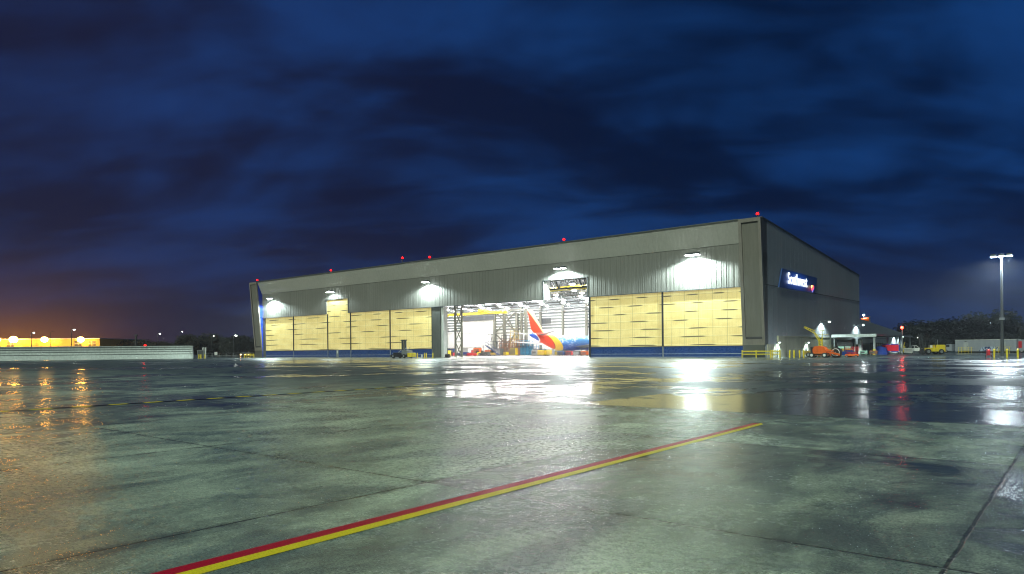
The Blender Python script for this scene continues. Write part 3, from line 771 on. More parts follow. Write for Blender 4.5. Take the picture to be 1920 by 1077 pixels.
# ================================================================ AIRCRAFT
def livery():
    m, t, p = newmat('aircraft_livery')
    oc = ocoord(t)
    s = nd(t, 'ShaderNodeSeparateXYZ'); t.links.new(oc, s.inputs[0])
    y, z = s.outputs['Y'], s.outputs['Z']
    q = mth(t, 'ADD', y, mth(t, 'MULTIPLY', mth(t, 'SUBTRACT', z, 5.3), 1.13))
    cl = noise(t, mapped(t, oc, (1, .5, 1.3)), .9, 5, .6, .5)
    clf = mth(t, 'MULTIPLY', sms(t, cl, .50, .60), sms(t, z, 2.2, 4.6, o0=.15, o1=.9))
    body = mixc(t, sms(t, z, 2.0, 5.2), (.012, .06, .42), (.10, .42, .80))
    body = mixc(t, clf, body, (.70, .80, .88))
    def edge(c0, c1, th): return mixc(t, sms(t, q, th - .04, th + .04), c0, c1)
    c = edge((.015, .07, .50), (.85, .85, .85), 2.1)
    c = edge(c, (.78, .05, .012), 2.45)
    c = edge(c, (.25, .04, .02), 6.3)
    c = edge(c, (.92, .62, .06), 6.45)
    c = mixc(t, mth(t, 'MULTIPLY', sms(t, z, 5.5, 5.9), sms(t, q, 6.3, 6.5)), c, (.90, .72, .35))
    onbody = mth(t, 'MULTIPLY', sms(t, q, 9.2, 9.3), sms(t, z, 6.0, 5.9))
    c = mixc(t, onbody, c, body)
    t.links.new(c, p.inputs['Base Color']); p.inputs['Roughness'].default_value = .3
    return m
M_LIV = livery()
A = thing('jet_airliner', 'twin-engine airliner with orange, red, yellow and blue tail parked nose-in in the open bay', 'airliner', -67.6, 20.3)
secs = [(-.1, 5.52, .12, .16), (.5, 5.48, .32, .40), (2, 5.35, .62, .78), (4, 5.05, 1.0, 1.2), (6, 4.72, 1.3, 1.5), (8, 4.3, 1.58, 1.75), (10, 3.85, 1.78, 1.93),
        (12, 3.55, 1.87, 2.03), (14, 3.45, 1.88, 2.06), (18, 3.45, 1.88, 2.06), (24, 3.45, 1.88, 2.06), (31, 3.45, 1.88, 2.06), (34.5, 3.4, 1.8, 1.95), (37, 3.2, 1.4, 1.5), (38.6, 2.95, .8, .85), (39.4, 2.8, .15, .15)]
fm = MB(); n = 24
vs = []; fs = []
for (y, zc, rx, rz) in secs:
    for i in range(n): a = 2*PI*i/n; vs.append((rx*math.cos(a), y, zc + rz*math.sin(a)))
for k in range(len(secs) - 1):
    for i in range(n): fs.append((k*n+i, k*n+(i+1) % n, (k+1)*n+(i+1) % n, (k+1)*n+i))
fs += [tuple(range(n)), tuple(range((len(secs)-1)*n, len(secs)*n))]
fm.add(vs, fs).build('fuselage', M_LIV, A, True)
def foil(pts_root, pts_tip, th0, th1):
    """closed thin foil between two chord lines given as (leading, trailing) points"""
    m_ = MB(); (a, b), (c, d) = [[Vector(q) for q in w_] for w_ in (pts_root, pts_tip)]
    up = (b - a).cross(c - a).normalized()
    def ring(l, tr, th): return [l, l*.7 + tr*.3 + up*th, l*.35 + tr*.65 + up*th*.6, tr, l*.35 + tr*.65 - up*th*.6, l*.7 + tr*.3 - up*th]
    m_.add(ring(a, b, th0) + ring(c, d, th1), [(i, (i+1) % 6, 6+(i+1) % 6, 6+i) for i in range(6)] + [(5,4,3,2,1,0), (6,7,8,9,10,11)])
    return m_
vf = foil(((0, 6.9, 5.3), (0, 1.0, 5.6)), ((0, 1.0, 12.1), (0, -1.0, 12.1)), .28, .12)
vf.prism([(6.5, 5.4), (9.6, 5.25), (6.5, 6.1)], 'x', -.1, .1)
vf.build('tail_fin', M_LIV, A, True)
for sgn in (-1, 1):
    foil(((sgn*.5, 5.6, 5.5), (sgn*.5, 2.2, 5.5)), ((sgn*7.1, 1.5, 6.3), (sgn*7.1, .1, 6.3)), .16, .06).build('tailplane', M_GREY, A, True)
    foil(((sgn*1.6, 25.5, 2.5), (sgn*1.6, 18, 2.4)), ((sgn*17, 15.0, 4.0), (sgn*17, 13.2, 4.0)), .45, .12).build('wing', M_GREY, A, True)
    e = MB(); es = [(26.5, .75), (26.0, .95), (24.5, 1.0), (22.6, .8), (21.8, .55)]
    vs = []
    for (y, r_) in es:
        for i in range(16): a = 2*PI*i/16; vs.append((sgn*4.9 + r_*math.cos(a), y, 1.75 + r_*math.sin(a)))
    e.add(vs, [(k*16+i, k*16+(i+1) % 16, (k+1)*16+(i+1) % 16, (k+1)*16+i) for k in range(4) for i in range(16)] + [tuple(range(16)), tuple(range(64, 80))])
    e.build('engine', M_BLUE, A, True)
    gs = MB().tube((sgn*2.6, 19.6, .5), (sgn*2.4, 19.6, 2.3), .14, 8).build('landing_gear', M_STEEL, A)
    for k in (-.32, .32): wheel(gs, sgn*2.6 + k, 19.6, .56, .36)
ng = MB().tube((0, 35, .35), (0, 35, 1.9), .1, 8).build('nose_gear', M_STEEL, A)
wheel(ng, -.2, 35, .35, .2); wheel(ng, .2, 35, .35, .2)

# ================================================================ GROUND EQUIPMENT
def bollard(x, y, label, h=1.15, group='yellow posts by the hangar'):
    solo('bollard', MB().tube((0, 0, 0), (0, 0, h), .13, 12).sphere((0, 0, h), .13, 12, 6, .6), M_YEL, label, 'bollard', x, y, 0, 0, group, smooth=True)
for i, (x, y, lb) in enumerate([(-76.2, -10.6, 'yellow post touching the dark tow truck on the apron'), (-73.9, -10.5, 'left post of a close pair right of the dark tow truck'), (-73.1, -10.7, 'right post of a close pair right of the dark tow truck'), (-71.2, -10.5, 'lone yellow post left of the open bay'),
        (4.4, -1.2, 'first of four yellow posts right of the near corner fin'), (5.1, -1.2, 'second of four yellow posts right of the near corner fin'), (6.0, -1.2, 'third of four yellow posts right of the near corner fin'), (6.6, -1.1, 'fourth of four yellow posts, next to the orange lift')]):
    bollard(x, y, lb)
for i, (u, v) in enumerate([(373, 672.5), (376.6, 672.5), (384, 672.5), (458.5, 671)]):
    D_ = 206; q = pt(u, v, D_)
    solo('bollard', MB().tube((0, 0, 0), (0, 0, 1.2), .17, 10), M_YEL, ['leftmost yellow post beyond the end of the blast fence', 'middle yellow post beyond the end of the blast fence', 'third yellow post beyond the end of the blast fence', 'yellow post beside the car with glowing headlights'][i], 'bollard', q.x, q.y, 0, 0, 'yellow posts by the road', 'W')
# guard rails round the fin feet
def guard(x, y, L_, label, rz=0):
    t = thing('guard_rail', label, 'barrier', x, y, 0, rz, 'yellow guard rails at the hangar corners')
    MB().box(0, L_, -.06, .06, 1.0, 1.2).box(0, L_, -.05, .05, .52, .68).build('rail', M_YEL, t)
    n_ = max(2, round(L_ / 2.2) + 1)
    for k in range(n_): MB().box(L_*k/(n_-1) - .08, L_*k/(n_-1) + .08, -.075, .075, 0, 1.3).build('post', M_YEL, t)
guard(-3.6, -1.4, 4.9, 'yellow guard rail across the foot of the near corner fin')
guard(1.5, -1.2, 1.3, 'short yellow guard rail right of the near corner fin')
guard(-163.4, -3.6, 4.4, 'yellow guard rail at the foot of the far left corner fin')

def tractor(x, y, rz, label, body, name='tow_tractor', cat='tow tractor', grp=None, s=1., cab=True):
    t = thing(name, label, cat, x, y, 0, rz, grp, s=s)
    MB().cbox(-1.5, 1.5, -.75, .75, .35, .95, .08).cbox(.1, 1.45, -.68, .68, .95, 1.2, .08).build('body', body, t)
    MB().cbox(-.8, -.2, -.5, .5, .95, 1.15, .05).cbox(-.85, -.72, -.5, .5, 1.15, 1.6, .04).build('seat', M_BLACK, t)
    if cab:
        c_ = MB()
        for a in (-1.2, .15):
            for b in (-.65, .65): c_.bar((a, b, .95), (a, b, 1.95), .07)
        c_.box(-1.3, .25, -.72, .72, 1.95, 2.02); c_.build('canopy_frame', M_DGREY, t)
    MB().tube((-.15, .2, 1.0), (-.35, .2, 1.35), .03, 6).tube((-.36, .2, 1.34), (-.30, .2, 1.36), .18, 12).build('steering_wheel', M_BLACK, t)
    for a in (-1., 1.):
        for b in (-.72, .72): wheel(t, a, b, .38, .25, 'y')
    return t
def stairs(x, y, rz, label, mat, name='access_stairs', grp=None, hgt=2.8, ln=3.6):
    t = thing(name, label, 'stairs', x, y, 0, rz, grp)
    st = MB()
    for k in (-.5, .5): st.bar((0, k, .3), (ln, k, hgt), .09, .2); st.bar((0, k, 1.3), (ln, k, hgt + 1.), .05); st.bar((ln, k, hgt), (ln, k, hgt + 1), .05); st.bar((ln + 1, k, hgt + 1), (ln, k, hgt + 1), .05); st.bar((ln/2, k, hgt/2 + .2), (ln/2, k, hgt/2 + 1.2), .05)
    st.build('stringer', mat, t)
    tr_ = MB()
    for i in range(12): f_ = (i + .5) / 12; tr_.box(f_*ln - .12, f_*ln + .12, -.5, .5, .3 + f_*(hgt - .3), .34 + f_*(hgt - .3))
    tr_.box(ln, ln + 1.2, -.55, .55, hgt, hgt + .06); tr_.build('treads', M_STEEL, t)
    lg = MB().bar((ln + 1, -.5, .2), (ln + 1, -.5, hgt), .08).bar((ln + 1, .5, .2), (ln + 1, .5, hgt), .08).bar((0, -.5, .3), (ln + 1, -.5, .3), .1).bar((0, .5, .3), (ln + 1, .5, .3), .1).bar((ln + 1, -.5, .3), (ln*.5, -.5, hgt/2), .06); lg.build('undercarriage', mat, t)
    for a in (.2, ln + .9):
        for b in (-.55, .55): wheel(t, a, b, .2, .12, 'y')
    return t
def scaffold(x, y, rz, label, mat, w=5.2, d=2.2, h=3.4, nx=4, nz=3, cat='work platform', grp=None):
    t = thing('work_platform', label, cat, x, y, 0, rz, grp)
    fr_ = MB()
    for i in range(nx + 1):
        for b in (0, d): fr_.bar((w*i/nx, b, .15), (w*i/nx, b, h + .0), .12)
    for k in range(nz + 1):
        z_ = .2 + (h - .2)*k/nz
        for b in (0, d): fr_.bar((0, b, z_), (w, b, z_), .10)
    for i in range(nx): fr_.bar((w*i/nx, 0, .2 + (i % 2)*(h-.2)), (w*(i+1)/nx, 0, h - (i % 2)*(h-.2)), .07)
    fr_.build('frame', mat, t)
    MB().box(-.1, w + .1, -.1, d + .1, h, h + .1).build('deck', mat, t)
    rl_ = MB()
    for k in (.55, 1.05): rl_.bar((0, 0, h + k), (w, 0, h + k), .05).bar((0, d, h + k), (w, d, h + k), .05)
    for i in range(nx + 1): rl_.bar((w*i/nx, 0, h), (w*i/nx, 0, h + 1.05), .05)
    rl_.build('guard_rail', mat, t)
    for a in (.2, w - .2):
        for b in (0, d): wheel(t, a, b, .18, .12, 'y')
    return t
def cart(x, y, rz, label, mat, mat2, w=2., d=1.1, h=1.1, cat='tool cart', grp='carts and tool chests in the open bay', name='tool_cart'):
    t = thing(name, label, cat, x, y, 0, rz, grp)
    MB().cbox(-w/2, w/2, -d/2, d/2, .28, h, .05).build('cabinet', mat, t)
    dr = MB(); k = .36
    while k < h - .2: dr.box(-w/2 + .06, w/2 - .06, -d/2 - .025, -d/2 - .003, k, k + .2); k += .26
    dr.build('drawers', mat2, t)
    MB().bar((-w/2, -d/2 + .1, h), (-w/2, d/2 - .1, h + .25), .05).box(-w/2 + .1, w/2 - .15, -d/2 + .15, d/2 - .15, h + .004, h + .16).build('tray', M_DGREY, t)
    for a in (-w/2 + .2, w/2 - .2):
        for b in (-d/2 + .1, d/2 - .1): wheel(t, a, b, .14, .08, 'y')
    return t
def gpu(x, y, rz, label, mat, s=1., grp='ground power carts'):
    t = thing('ground_power_cart', label, 'power cart', x, y, 0, rz, grp, s=s)
    MB().cbox(-1.2, 1.2, -.6, .6, .35, 1.5, .1).build('housing', mat, t)
    MB().box(-.9, .3, -.64, -.603, .65, 1.2).build('grille', M_DGREY, t)
    MB().tube((.8, 0, 1.5), (.8, 0, 1.8), .07, 8).build('exhaust', M_STEEL, t)
    MB().bar((-1.2, 0, .4), (-2.2, 0, .25), .07).build('drawbar', M_DGREY, t)
    for a in (-.8, .8):
        for b in (-.55, .55): wheel(t, a, b, .28, .16, 'y')
    return t
# inside the bay, left to right
D0 = R(5)
cart(-87.0, 9.5, .1, 'bright yellow cart at the left edge of the open bay', M_YEL, M_YEL, 2.2, 1.2, 1.7)
cart(-90.0, 14.5, .2, 'red tool chest right of the bright yellow cart', M_RED, M_DGREY, 1.8)
tractor(-89.5, 18.5, .3, 'blue tow tractor between red tool chests in the bay', M_BLUE, grp='tractors in the open bay', cab=False)
cart(-86.8, 19.0, .1, 'long low red cart in front of the blue tractor', M_RED, M_RED, 2.8, 1.2, .9)
stairs(-98., 30., .2, 'white wheeled stairs behind the red carts', M_WHITE, grp='access stairs in the open bay')
tractor(-88.2, 23.5, -.2, 'yellow tow tractor behind the red carts', M_YEL, grp='tractors in the open bay')
tractor(-85.3, 22.5, .1, 'dark grey tow tractor left of the blue stairs', M_DGREY, grp='tractors in the open bay', cab=False)
cart(-89.8, 29.5, .1, 'brown and orange engine stand left of the blue stairs', M_ORG, M_RUST, 2.2, 1.4, 1.6)
tractor(-86.6, 26.6, 2.9, 'orange-yellow tow tractor beside the blue stairs', M_YELD, grp='tractors in the open bay', cab=True)
stairs(-84.0, 27.4, R(200), 'blue wheeled stairs left of the rust-brown work platform', M_BLUE, grp='access stairs in the open bay', hgt=3.0, ln=4.)
scaffold(-89.8, 34.2, .0, 'rust-brown steel work platform in the open bay', M_RUST, 7.6, 2.4, 3.6, 6)
cart(-86.5, 33.0, 0, 'yellow cart in front of the rust-brown work platform', M_YEL, M_YELD, 1.6)
scaffold(-85.6, 37.5, 0, 'tall blue aircraft dock right of the rust-brown platform', M_CYAN, 5.4, 3., 3.4, 6, 4)
scaffold(-83.0, 36.0, .3, 'lower blue dock stand in front of the tall blue dock', M_CYAN, 3.6, 2., 2.2, 4, 3)
scaffold(-80.2, 37.2, .2, 'small blue dock stand left of the aircraft tail', M_CYAN, 4., 1.6, 1.7, 4, 2)
gpu(-75.8, 33.5, .1, 'grey power cart under the aircraft tail', M_GREY)
tractor(-74.6, 35.5, .1, 'pale tow tractor under the aircraft tail cone', M_WHITE, grp='tractors in the open bay')
scaffold(-74.5, 41., .1, 'low yellow work stand under the rear fuselage', M_YEL, 4., 1.6, 1.4, 4, 2)
cart(-71.5, 38., .1, 'yellow tool cart behind the low yellow stand', M_YEL, M_YELD, 1.8)
for i, (x, y, mt, lb) in enumerate([(-60.3, 27.5, M_RED, 'red tool chest below the blue fuselage'), (-57.6, 27., M_DGREY, 'dark cart between the red chest and the orange cart'), (-55.6, 27.5, M_ORG, 'orange cart near the right edge of the open bay'), (-53.7, 28.5, M_GREEN, 'pale green cart at the right edge of the open bay'), (-62.6, 27, M_BLUE, 'blue cart beside the aircraft main wheels')]):
    cart(x, y, .1, lb, mt, M_DGREY if i != 1 else M_GREY, 1.7, 1.1, 1.2)
scaffold(-57.5, 31.0, .1, 'dark work stand beside the aircraft engine', M_DGREY, 3.6, 1.6, 2.2, 4, 2)

for (x, y, mt, m2, w_, h_, lb) in [(-91.5, 16.0, M_BLUE, M_GREY, 2.2, 2.1, 'tall blue cabinet behind the red tool chest in the bay'), (-93.5, 24.0, M_WHITE, M_GREY, 2.4, 2.2, 'white cabinet in front of the white wheeled stairs'),
        (-91.0, 26.0, M_ORG, M_RUST, 2.0, 2.3, 'orange engine stand right of the white wheeled stairs'), (-87.4, 30.8, M_DGREY, M_GREY, 2.6, 2.0, 'dark cabinet beneath the left end of the rust-brown platform'), (-84.2, 34.0, M_YEL, M_DGREY, 2.0, 2.2, 'yellow cabinet at the right end of the rust-brown platform'),
        (-83.8, 38.0, M_BLUE, M_CYAN, 4.6, 2.6, 'large blue crate inside the tall blue dock'), (-81.2, 38.5, M_CYAN, M_BLUE, 2.4, 1.8, 'light blue crate right of the tall blue dock'), (-78.2, 37.0, M_STEEL, M_GREY, 2.2, 1.7, 'steel crate just left of the aircraft tail'),
        (-73.3, 33.0, M_YEL, M_YELD, 2.2, 1.5, 'yellow pump cart under the aircraft tail cone'), (-71.5, 34.5, M_WHITE, M_YEL, 1.8, 1.7, 'white and yellow cart left of the aircraft main wheels'), (-95.2, 27.5, M_RED, M_GREY, 2.0, 1.6, 'small red cabinet behind the long low red cart')]:
    cart(x, y, .1, lb, mt, m2, w_, 1.4, h_)
scaffold(-103., 44., .0, 'tall dark dock tower before the white rear curtain', M_DGREY, 1.8, 1.8, 6.6, 1, 6)
scaffold(-99., 46., .1, 'second dark dock tower right of the tall one', M_DGREY, 1.8, 1.8, 6.2, 1, 6)
scaffold(-94.6, 45., .0, 'dark yellow-braced dock tower nearest the braced column', M_YELD, 1.6, 1.8, 7.2, 1, 7)
scaffold(-106., 50., .0, 'long low dark platform along the white rear curtain', M_DGREY, 15., 1.6, 4.4, 9, 3)
# dark forklift tow truck on the apron
T = thing('tow_truck', 'dark low tow truck with twin upright stacks parked before the yellow doors', 'tow truck', -80.3, -11.1)
MB().cbox(-3.6, 2.2, -1.1, 1.1, .28, .85, .1).cbox(-2.8, -.6, -.9, .9, .85, 1.35, .1).build('chassis', M_BLACK, T)
MB().cbox(.2, 2.1, -.95, .95, .85, 1.9, .1).build('engine_hood', paint('tug_grey', (.16, .17, .18), .4), T)
for a in (.1, 1.0):
    sk = MB().tube((a - .45, 0, 1.0), (a - .45, 0, 4.1), .28, 10).box(a - .85, a - .1, -.3, .3, 4.1, 4.32); sk.build('stack', M_DGREY, T, True)
MB().bar((.9, -.6, 1.9), (1.6, -.6, 2.6), .08).bar((1.6, -.6, 2.6), (2.0, -.6, 1.9), .08).bar((.9, .6, 1.9), (1.6, .6, 2.6), .08).build('roll_frame', M_STEEL, T)
MB().cbox(2.2, 3.3, -.9, .9, .3, 1.25, .08).build('counterweight', M_YEL, T)
MB().box(-3.4, -2.2, -.5, .5, .95, 1.15).bar((-2.3, 0, 1.1), (-1.0, 0, 1.9), .12).build('front_gear', M_STEEL, T)
for a in (-2.4, 1.3):
    for b in (-1.05, 1.05): wheel(T, a, b, .48, .35, 'y')
c_ = thing('hose_reel', 'small dark hose stand by the grey door jamb left of the open bay', 'hose stand', -73.5, -3.5)
MB().tube((0, 0, 0), (0, 0, 2.3), .07, 8).build('post', M_DGREY, c_); MB().tube((-.5, 0, .5), (.5, 0, .5), .42, 14).build('reel', M_BLACK, c_); MB().box(-.8, .8, -.4, .4, 0, .12).build('base', M_DGREY, c_)
v_ = thing('valve_stand', 'small white hydrant between yellow posts before the yellow doors', 'hydrant', -74.9, -10.4)
MB().tube((0, 0, 0), (0, 0, .7), .12, 10).sphere((0, 0, .72), .16, 10, 6).build('stem', M_WHITE, v_); MB().tube((-.22, 0, .5), (.22, 0, .5), .08, 8).build('outlet', M_WHITE, v_)

# orange boom lift with yellow jib behind the posts
Bm = thing('boom_lift', 'orange wheeled boom lift parked right of the four yellow posts', 'boom lift', 9.1, -1.2, s=.85)
body = MB(); body.prism([(-.95, .75), (-1.0, 1.6), (-.7, 2.15), (.3, 2.25), (1.1, 2.0), (1.45, 1.3), (1.3, .8)], 'y', -.9, .9); body.build('body', M_ORG, Bm)
MB().cbox(-1.45, -1.0, -.7, .7, .75, 2.05, .06).build('engine_cover', M_BLACK, Bm)
MB().box(-1.5, 1.6, -.55, .55, .35, .75).build('chassis', M_RUST, Bm)
MB().bar((1.2, .1, 1.2), (3.6, .1, .55), .35).bar((1.0, -.2, 1.6), (2.6, -.2, 1.25), .2).build('lower_boom', M_ORG, Bm)
for a in (-1.15, 1.15):
    for b in (-.85, .85): wheel(Bm, a, b, .48, .32, 'y', rimmat=M_WHITE)
Jb = thing('lattice_crane', 'yellow lattice jib crane rising behind the orange boom lift', 'crane', 6.6, 8.4)
m_ = MB()
for a in (-.3, .3):
    for b in (-.25, .25): m_.bar((a, b, 0), (a*.7, b*.7, 3.2), .12)
for k in range(6): z_ = .3 + k*.46; m_.bar((-.3, -.27, z_), (.28, -.27, z_ + .46), .07); m_.bar((.3, -.27, z_), (-.28, -.27, z_ + .46), .07)
m_.build('mast', M_YEL, Jb)
j_ = MB(); P0, P1, P2 = Vector((-.1, 0, 2.4)), Vector((-1.1, 0, 4.2)), Vector((-2.8, 0, 5.2))
for (pa, pb) in ((P0, P1), (P1, P2)):
    off = Vector((.2, 0, .35)); j_.bar(pa, pb, .1); j_.bar(pa + off, pb + off*.5, .1)
    for k in range(6): f0, f1 = k/6, (k+1)/6; j_.bar(pa.lerp(pb, f0), (pa + off).lerp(pb + off*.5, f1), .05)
j_.build('jib', M_YEL, Jb); MB().bar((.25, 0, 3.2), (.25, 0, 4.6), .12).bar((-.1, 0, 4.6), (.6, 0, 4.6), .12).bar((-.6, 0, 3.9), (1.3, 0, 3.9), .05).build('gantry', M_YEL, Jb)
MB().cbox(-2.6, 2.2, -.9, .9, .4, 1.1, .1).build('chassis', M_YELD, Jb)
for a in (-1.8, 1.5): wheel(Jb, a, -.9, .4, .3, 'y')
# tanks, reels, lifts along the side wall
tk = thing('yellow_flatbed', 'dull yellow tank trailer behind the orange boom lift', 'trailer', 9.2, 9.4, s=.62)
MB().cbox(-3.4, 3.6, -1., 1., .9, 2.3, .25).build('tank', M_YELD, tk); MB().box(-3.5, 3.8, -.5, .5, .55, .88).build('chassis', M_DGREY, tk)
for a in (-2.2, 2.4): wheel(tk, a, -.9, .42, .3, 'y')
MB().bar((-3.2, -1.02, 1.2), (3.4, -1.02, 1.2), .06).bar((-3.2, -1.02, 2.0), (3.4, -1.02, 2.0), .06).build('hand_rail', M_YEL, tk)
rl_ = thing('cable_reel', 'large black hose reel with white rim right of the orange boom lift', 'reel', 11.3, .1)
MB().tube((0, -.35, .85), (0, .35, .85), .82, 24).build('drum', M_BLACK, rl_, True)
rr = MB()
for k in range(24): a, b = 2*PI*k/24, 2*PI*(k+1)/24; rr.bar((.58*math.cos(a), -.38, .85+.58*math.sin(a)), (.58*math.cos(b), -.38, .85+.58*math.sin(b)), .09)
rr.build('white_rim', M_WHITE, rl_); MB().tube((0, -.42, .85), (0, .42, .85), .1, 8).build('hub', M_STEEL, rl_); MB().box(-.7, .7, -.3, .3, 0, .12).build('base', M_DGREY, rl_)
tractor(10.2, 1.9, .1, 'orange tow tractor between the boom lift and the hose reel', M_ORG, grp='machines along the side wall', cab=False, s=.9)
tractor(11.2, 4.9, .2, 'dark blue tow tractor behind the hose reel', M_BLUE, grp='machines along the side wall', s=1.)
def cage(x, y, lb):
    t = thing('scissor_lift', lb, 'scissor lift', x, y, 0, .15, 'machines along the side wall', s=.68)
    MB().cbox(-1.4, 1.4, -.6, .6, .3, .75, .06).build('base', M_ORG, t)
    m1 = MB()
    for k in range(2):
        for b in (-.5, .5): m1.bar((-1.2, b, .75 + k*.3), (1.2, b, 1.05 + k*.3), .08).bar((1.2, b, .75 + k*.3), (-1.2, b, 1.05 + k*.3), .08)
    m1.build('scissor_arms', M_RED, t); MB().box(-1.4, 1.4, -.6, .6, 1.4, 1.5).build('deck', M_DGREY, t)
    r1 = MB()
    for i in range(6): r1.bar((-1.35 + i*.54, -.6, 1.5), (-1.35 + i*.54, -.6, 2.5), .05); r1.bar((-1.35 + i*.54, .6, 1.5), (-1.35 + i*.54, .6, 2.5), .05)
    for z_ in (2.0, 2.5): r1.bar((-1.4, -.6, z_), (1.4, -.6, z_), .06).bar((-1.4, .6, z_), (1.4, .6, z_), .06).bar((-1.4, -.6, z_), (-1.4, .6, z_), .06)
    r1.build('guard_rail', M_RED, t)
    for a in (-1., 1.):
        for b in (-.55, .55): wheel(t, a, b, .26, .18, 'y')
cage(12.9, 3.0, 'red and orange scissor lift at the left end of the canopy front')
cage(12.2, 6.4, 'second red scissor lift, nearer the green power cart')
gpu(7.2, 35.9, .1, 'pale green power cart left of the canopy post', M_GREEN, .6)
gpu(8.9, 36.4, .1, 'brown and grey power cart right of the pale green one', M_RUST, .6)
def tank(x, y, h, r_, lb):
    t = thing('storage_tank', lb, 'tank', x, y, 0, 0, 'upright tanks under the canopy')
    MB().tube((0, 0, .2), (0, 0, h - .25), r_, 16).tube((0, 0, h - .25), (0, 0, h), r_, 16, r_*.5).build('shell', M_WHITE, t, True)
    MB().box(-r_, r_, -r_, r_, 0, .19).build('base', M_GREY, t)
tank(3.9, 41.5, 3.5, .45, 'left white upright tank under the canopy'); tank(5.2, 41.8, 3.5, .45, 'right white upright tank under the canopy')
bx = thing('canopy_shade_box', 'added black box standing for the shade under the left part of the canopy', 'shade box', .9, 40.2)  # black box added where the back of the canopy is only dark
MB().cbox(0, 3.2, 0, 2.4, .1, 3.2, .05).build('body', M_BLACK, bx); MB().box(.3, 2.8, -.06, -.003, .2, 1.8).build('front_panel', M_GREEN, bx)
sh = thing('equipment_rack', 'dark slatted rack behind the white tanks', 'rack', 6.6, 50)
MB().box(-1.2, 1.2, -.4, .4, 0, .1).box(-1.2, 1.2, -.4, .4, 1.2, 1.3).box(-1.2, 1.2, -.4, .4, 2.4, 2.5).build('shelf', M_DGREY, sh)
q_ = MB()
for k in range(7): q_.box(-1.2 + k*.4 - .05, -1.2 + k*.4 + .05, -.42, -.3, 0, 2.6)
q_.build('upright', M_DGREY, sh)
# blue and red cart
rc = thing('tarp_cart', 'wheeled blue-framed cart with large red side panel and white corner caps', 'cart', 9.3, 50.0, 0, R(8), s=.85)
MB().box(-2.1, 2.1, -.62, .62, .62, .8).box(-2.1, -1.9, -.62, .62, .8, 2.6).box(1.9, 2.1, -.62, .62, .8, 2.6).box(-2.1, 2.1, -.62, .62, 2.45, 2.65).build('frame', M_BLUEF, rc)
MB().box(-1.88, 1.88, -.58, -.5, .82, 2.44).build('side_panel', paint('red_tarp', (.75, .01, .05), .5), rc)
cpz = MB()
for a in (-2., 0, 2.):
    for z_ in (.7, 2.55): cpz.cbox(a - .13, a + .13, -.7, -.63, z_ - .12, z_ + .12, .03)
cpz.build('corner_cap', M_WHITE, rc)
for a in (-1.6, 1.6):
    for b in (-.5, .5): wheel(rc, a, b, .3, .2, 'y')
solo('blue_tarpaulin', MB().prism([(-1.4, 0), (-1.1, 1.9), (-.2, 2.5), (1.5, 1.9), (2.1, .2), (2.0, 0)], 'y', -.9, .9), paint('blue_tarp', (.01, .05, .35), .6), 'dark blue tarpaulin draped over stored goods beside the canopy post', 'tarpaulin', 8.6, 43.5, s=.75)
ys = stairs(10.4, 54.5, R(90), 'yellow stepped stand right of the red-panelled cart', M_YEL, 'step_stand', hgt=1.6, ln=2.)
cart(11.6, 56.0, 0, 'low white cart between the red-panelled cart and the pickup', M_WHITE, M_GREY, 2., 1.1, 1.2, grp='machines along the side wall')
# red signal on a pole
rp = thing('signal_pole', 'tall pole with one bright red lamp at the rear of the hangar', 'signal light', 12.7, 44.2)
MB().tube((0, 0, 0), (0, 0, 5.5), .09, 8).build('pole', M_STEEL, rp); MB().box(-.2, .2, -.1, .15, 5.3, 5.8).build('housing', M_DGREY, rp)
MB().sphere((0, -.22, 5.6), .3, 12, 8).build('lens', glow_mat('red_signal_glow', (1., .02, .008), 22), rp, True); light('POINT', 'signal_light', rp, (0, -.7, 5.6), 90, (1, .02, .01), rad=.3)
# windsock
wsk = thing('windsock', 'orange windsock on a mast lit by a lamp above the low rear roof', 'windsock', 0.1 - 2.5, 80, 0)
MB().tube((0, 0, 0), (0, 0, 9.6), .09, 8).bar((0, 0, 9.6), (.4, 0, 9.9), .06).build('mast', M_DGREY, wsk)
ck = MB(); ck.tube((.9, 0, 8.75), (-.5, 0, 8.7), .62, 14, .55); ck.tube((-.5, 0, 8.7), (-1.9, 0, 8.5), .55, 14, .25); ck.build('sock', M_ORG, wsk, True)
MB().box(.9, 1.15, -.1, .1, 7.9, 9.7).build('frame', M_DGREY, wsk)
MB().sphere((-.4, 0, 10.0), .22, 10, 6).build('lamp', L_POLE, wsk, True); light('POINT', 'windsock_light', wsk, (-.4, -.5, 9.75), 140, (1., .95, .85), rad=.15)

# forklift
FK = thing('forklift', 'large yellow forklift parked on the apron right of the white pickup', 'forklift', 17.7, 44.3, 0, R(42))
MB().cbox(-1.1, 2.6, -1., 1., .6, 1.35, .1).cbox(.9, 2.65, -.95, .95, 1.35, 1.95, .12).build('body', M_YEL, FK)
MB().cbox(2.45, 2.75, -1., 1., .5, 1.7, .1).build('counterweight', M_YELD, FK)
cg = MB()
for a in (-.6, .75):
    for b in (-.7, .7): cg.bar((a, b, 1.3), (a*.8, b, 3.1), .09)
cg.box(-.6, .75, -.75, .75, 3.1, 3.17); cg.build('overhead_guard', M_DGREY, FK)
ms = MB()
for b in (-.45, .45): ms.bar((-1.6, b, .2), (-2.2, b, 4.3), .16); ms.bar((-1.4, b, .2), (-2.0, b, 4.0), .1)
for z_ in (.8, 2.2, 3.6): ms.bar((-1.62 - (z_)*.14, -.45, z_), (-1.62 - z_*.14, .45, z_), .12)
ms.build('mast', M_DGREY, FK); MB().box(-3.1, -1.75, -.5, -.35, .1, .18).box(-3.1, -1.75, .35, .5, .1, .18).box(-1.85, -1.75, -.6, .6, .1, 1.).build('fork', M_DGREY, FK)
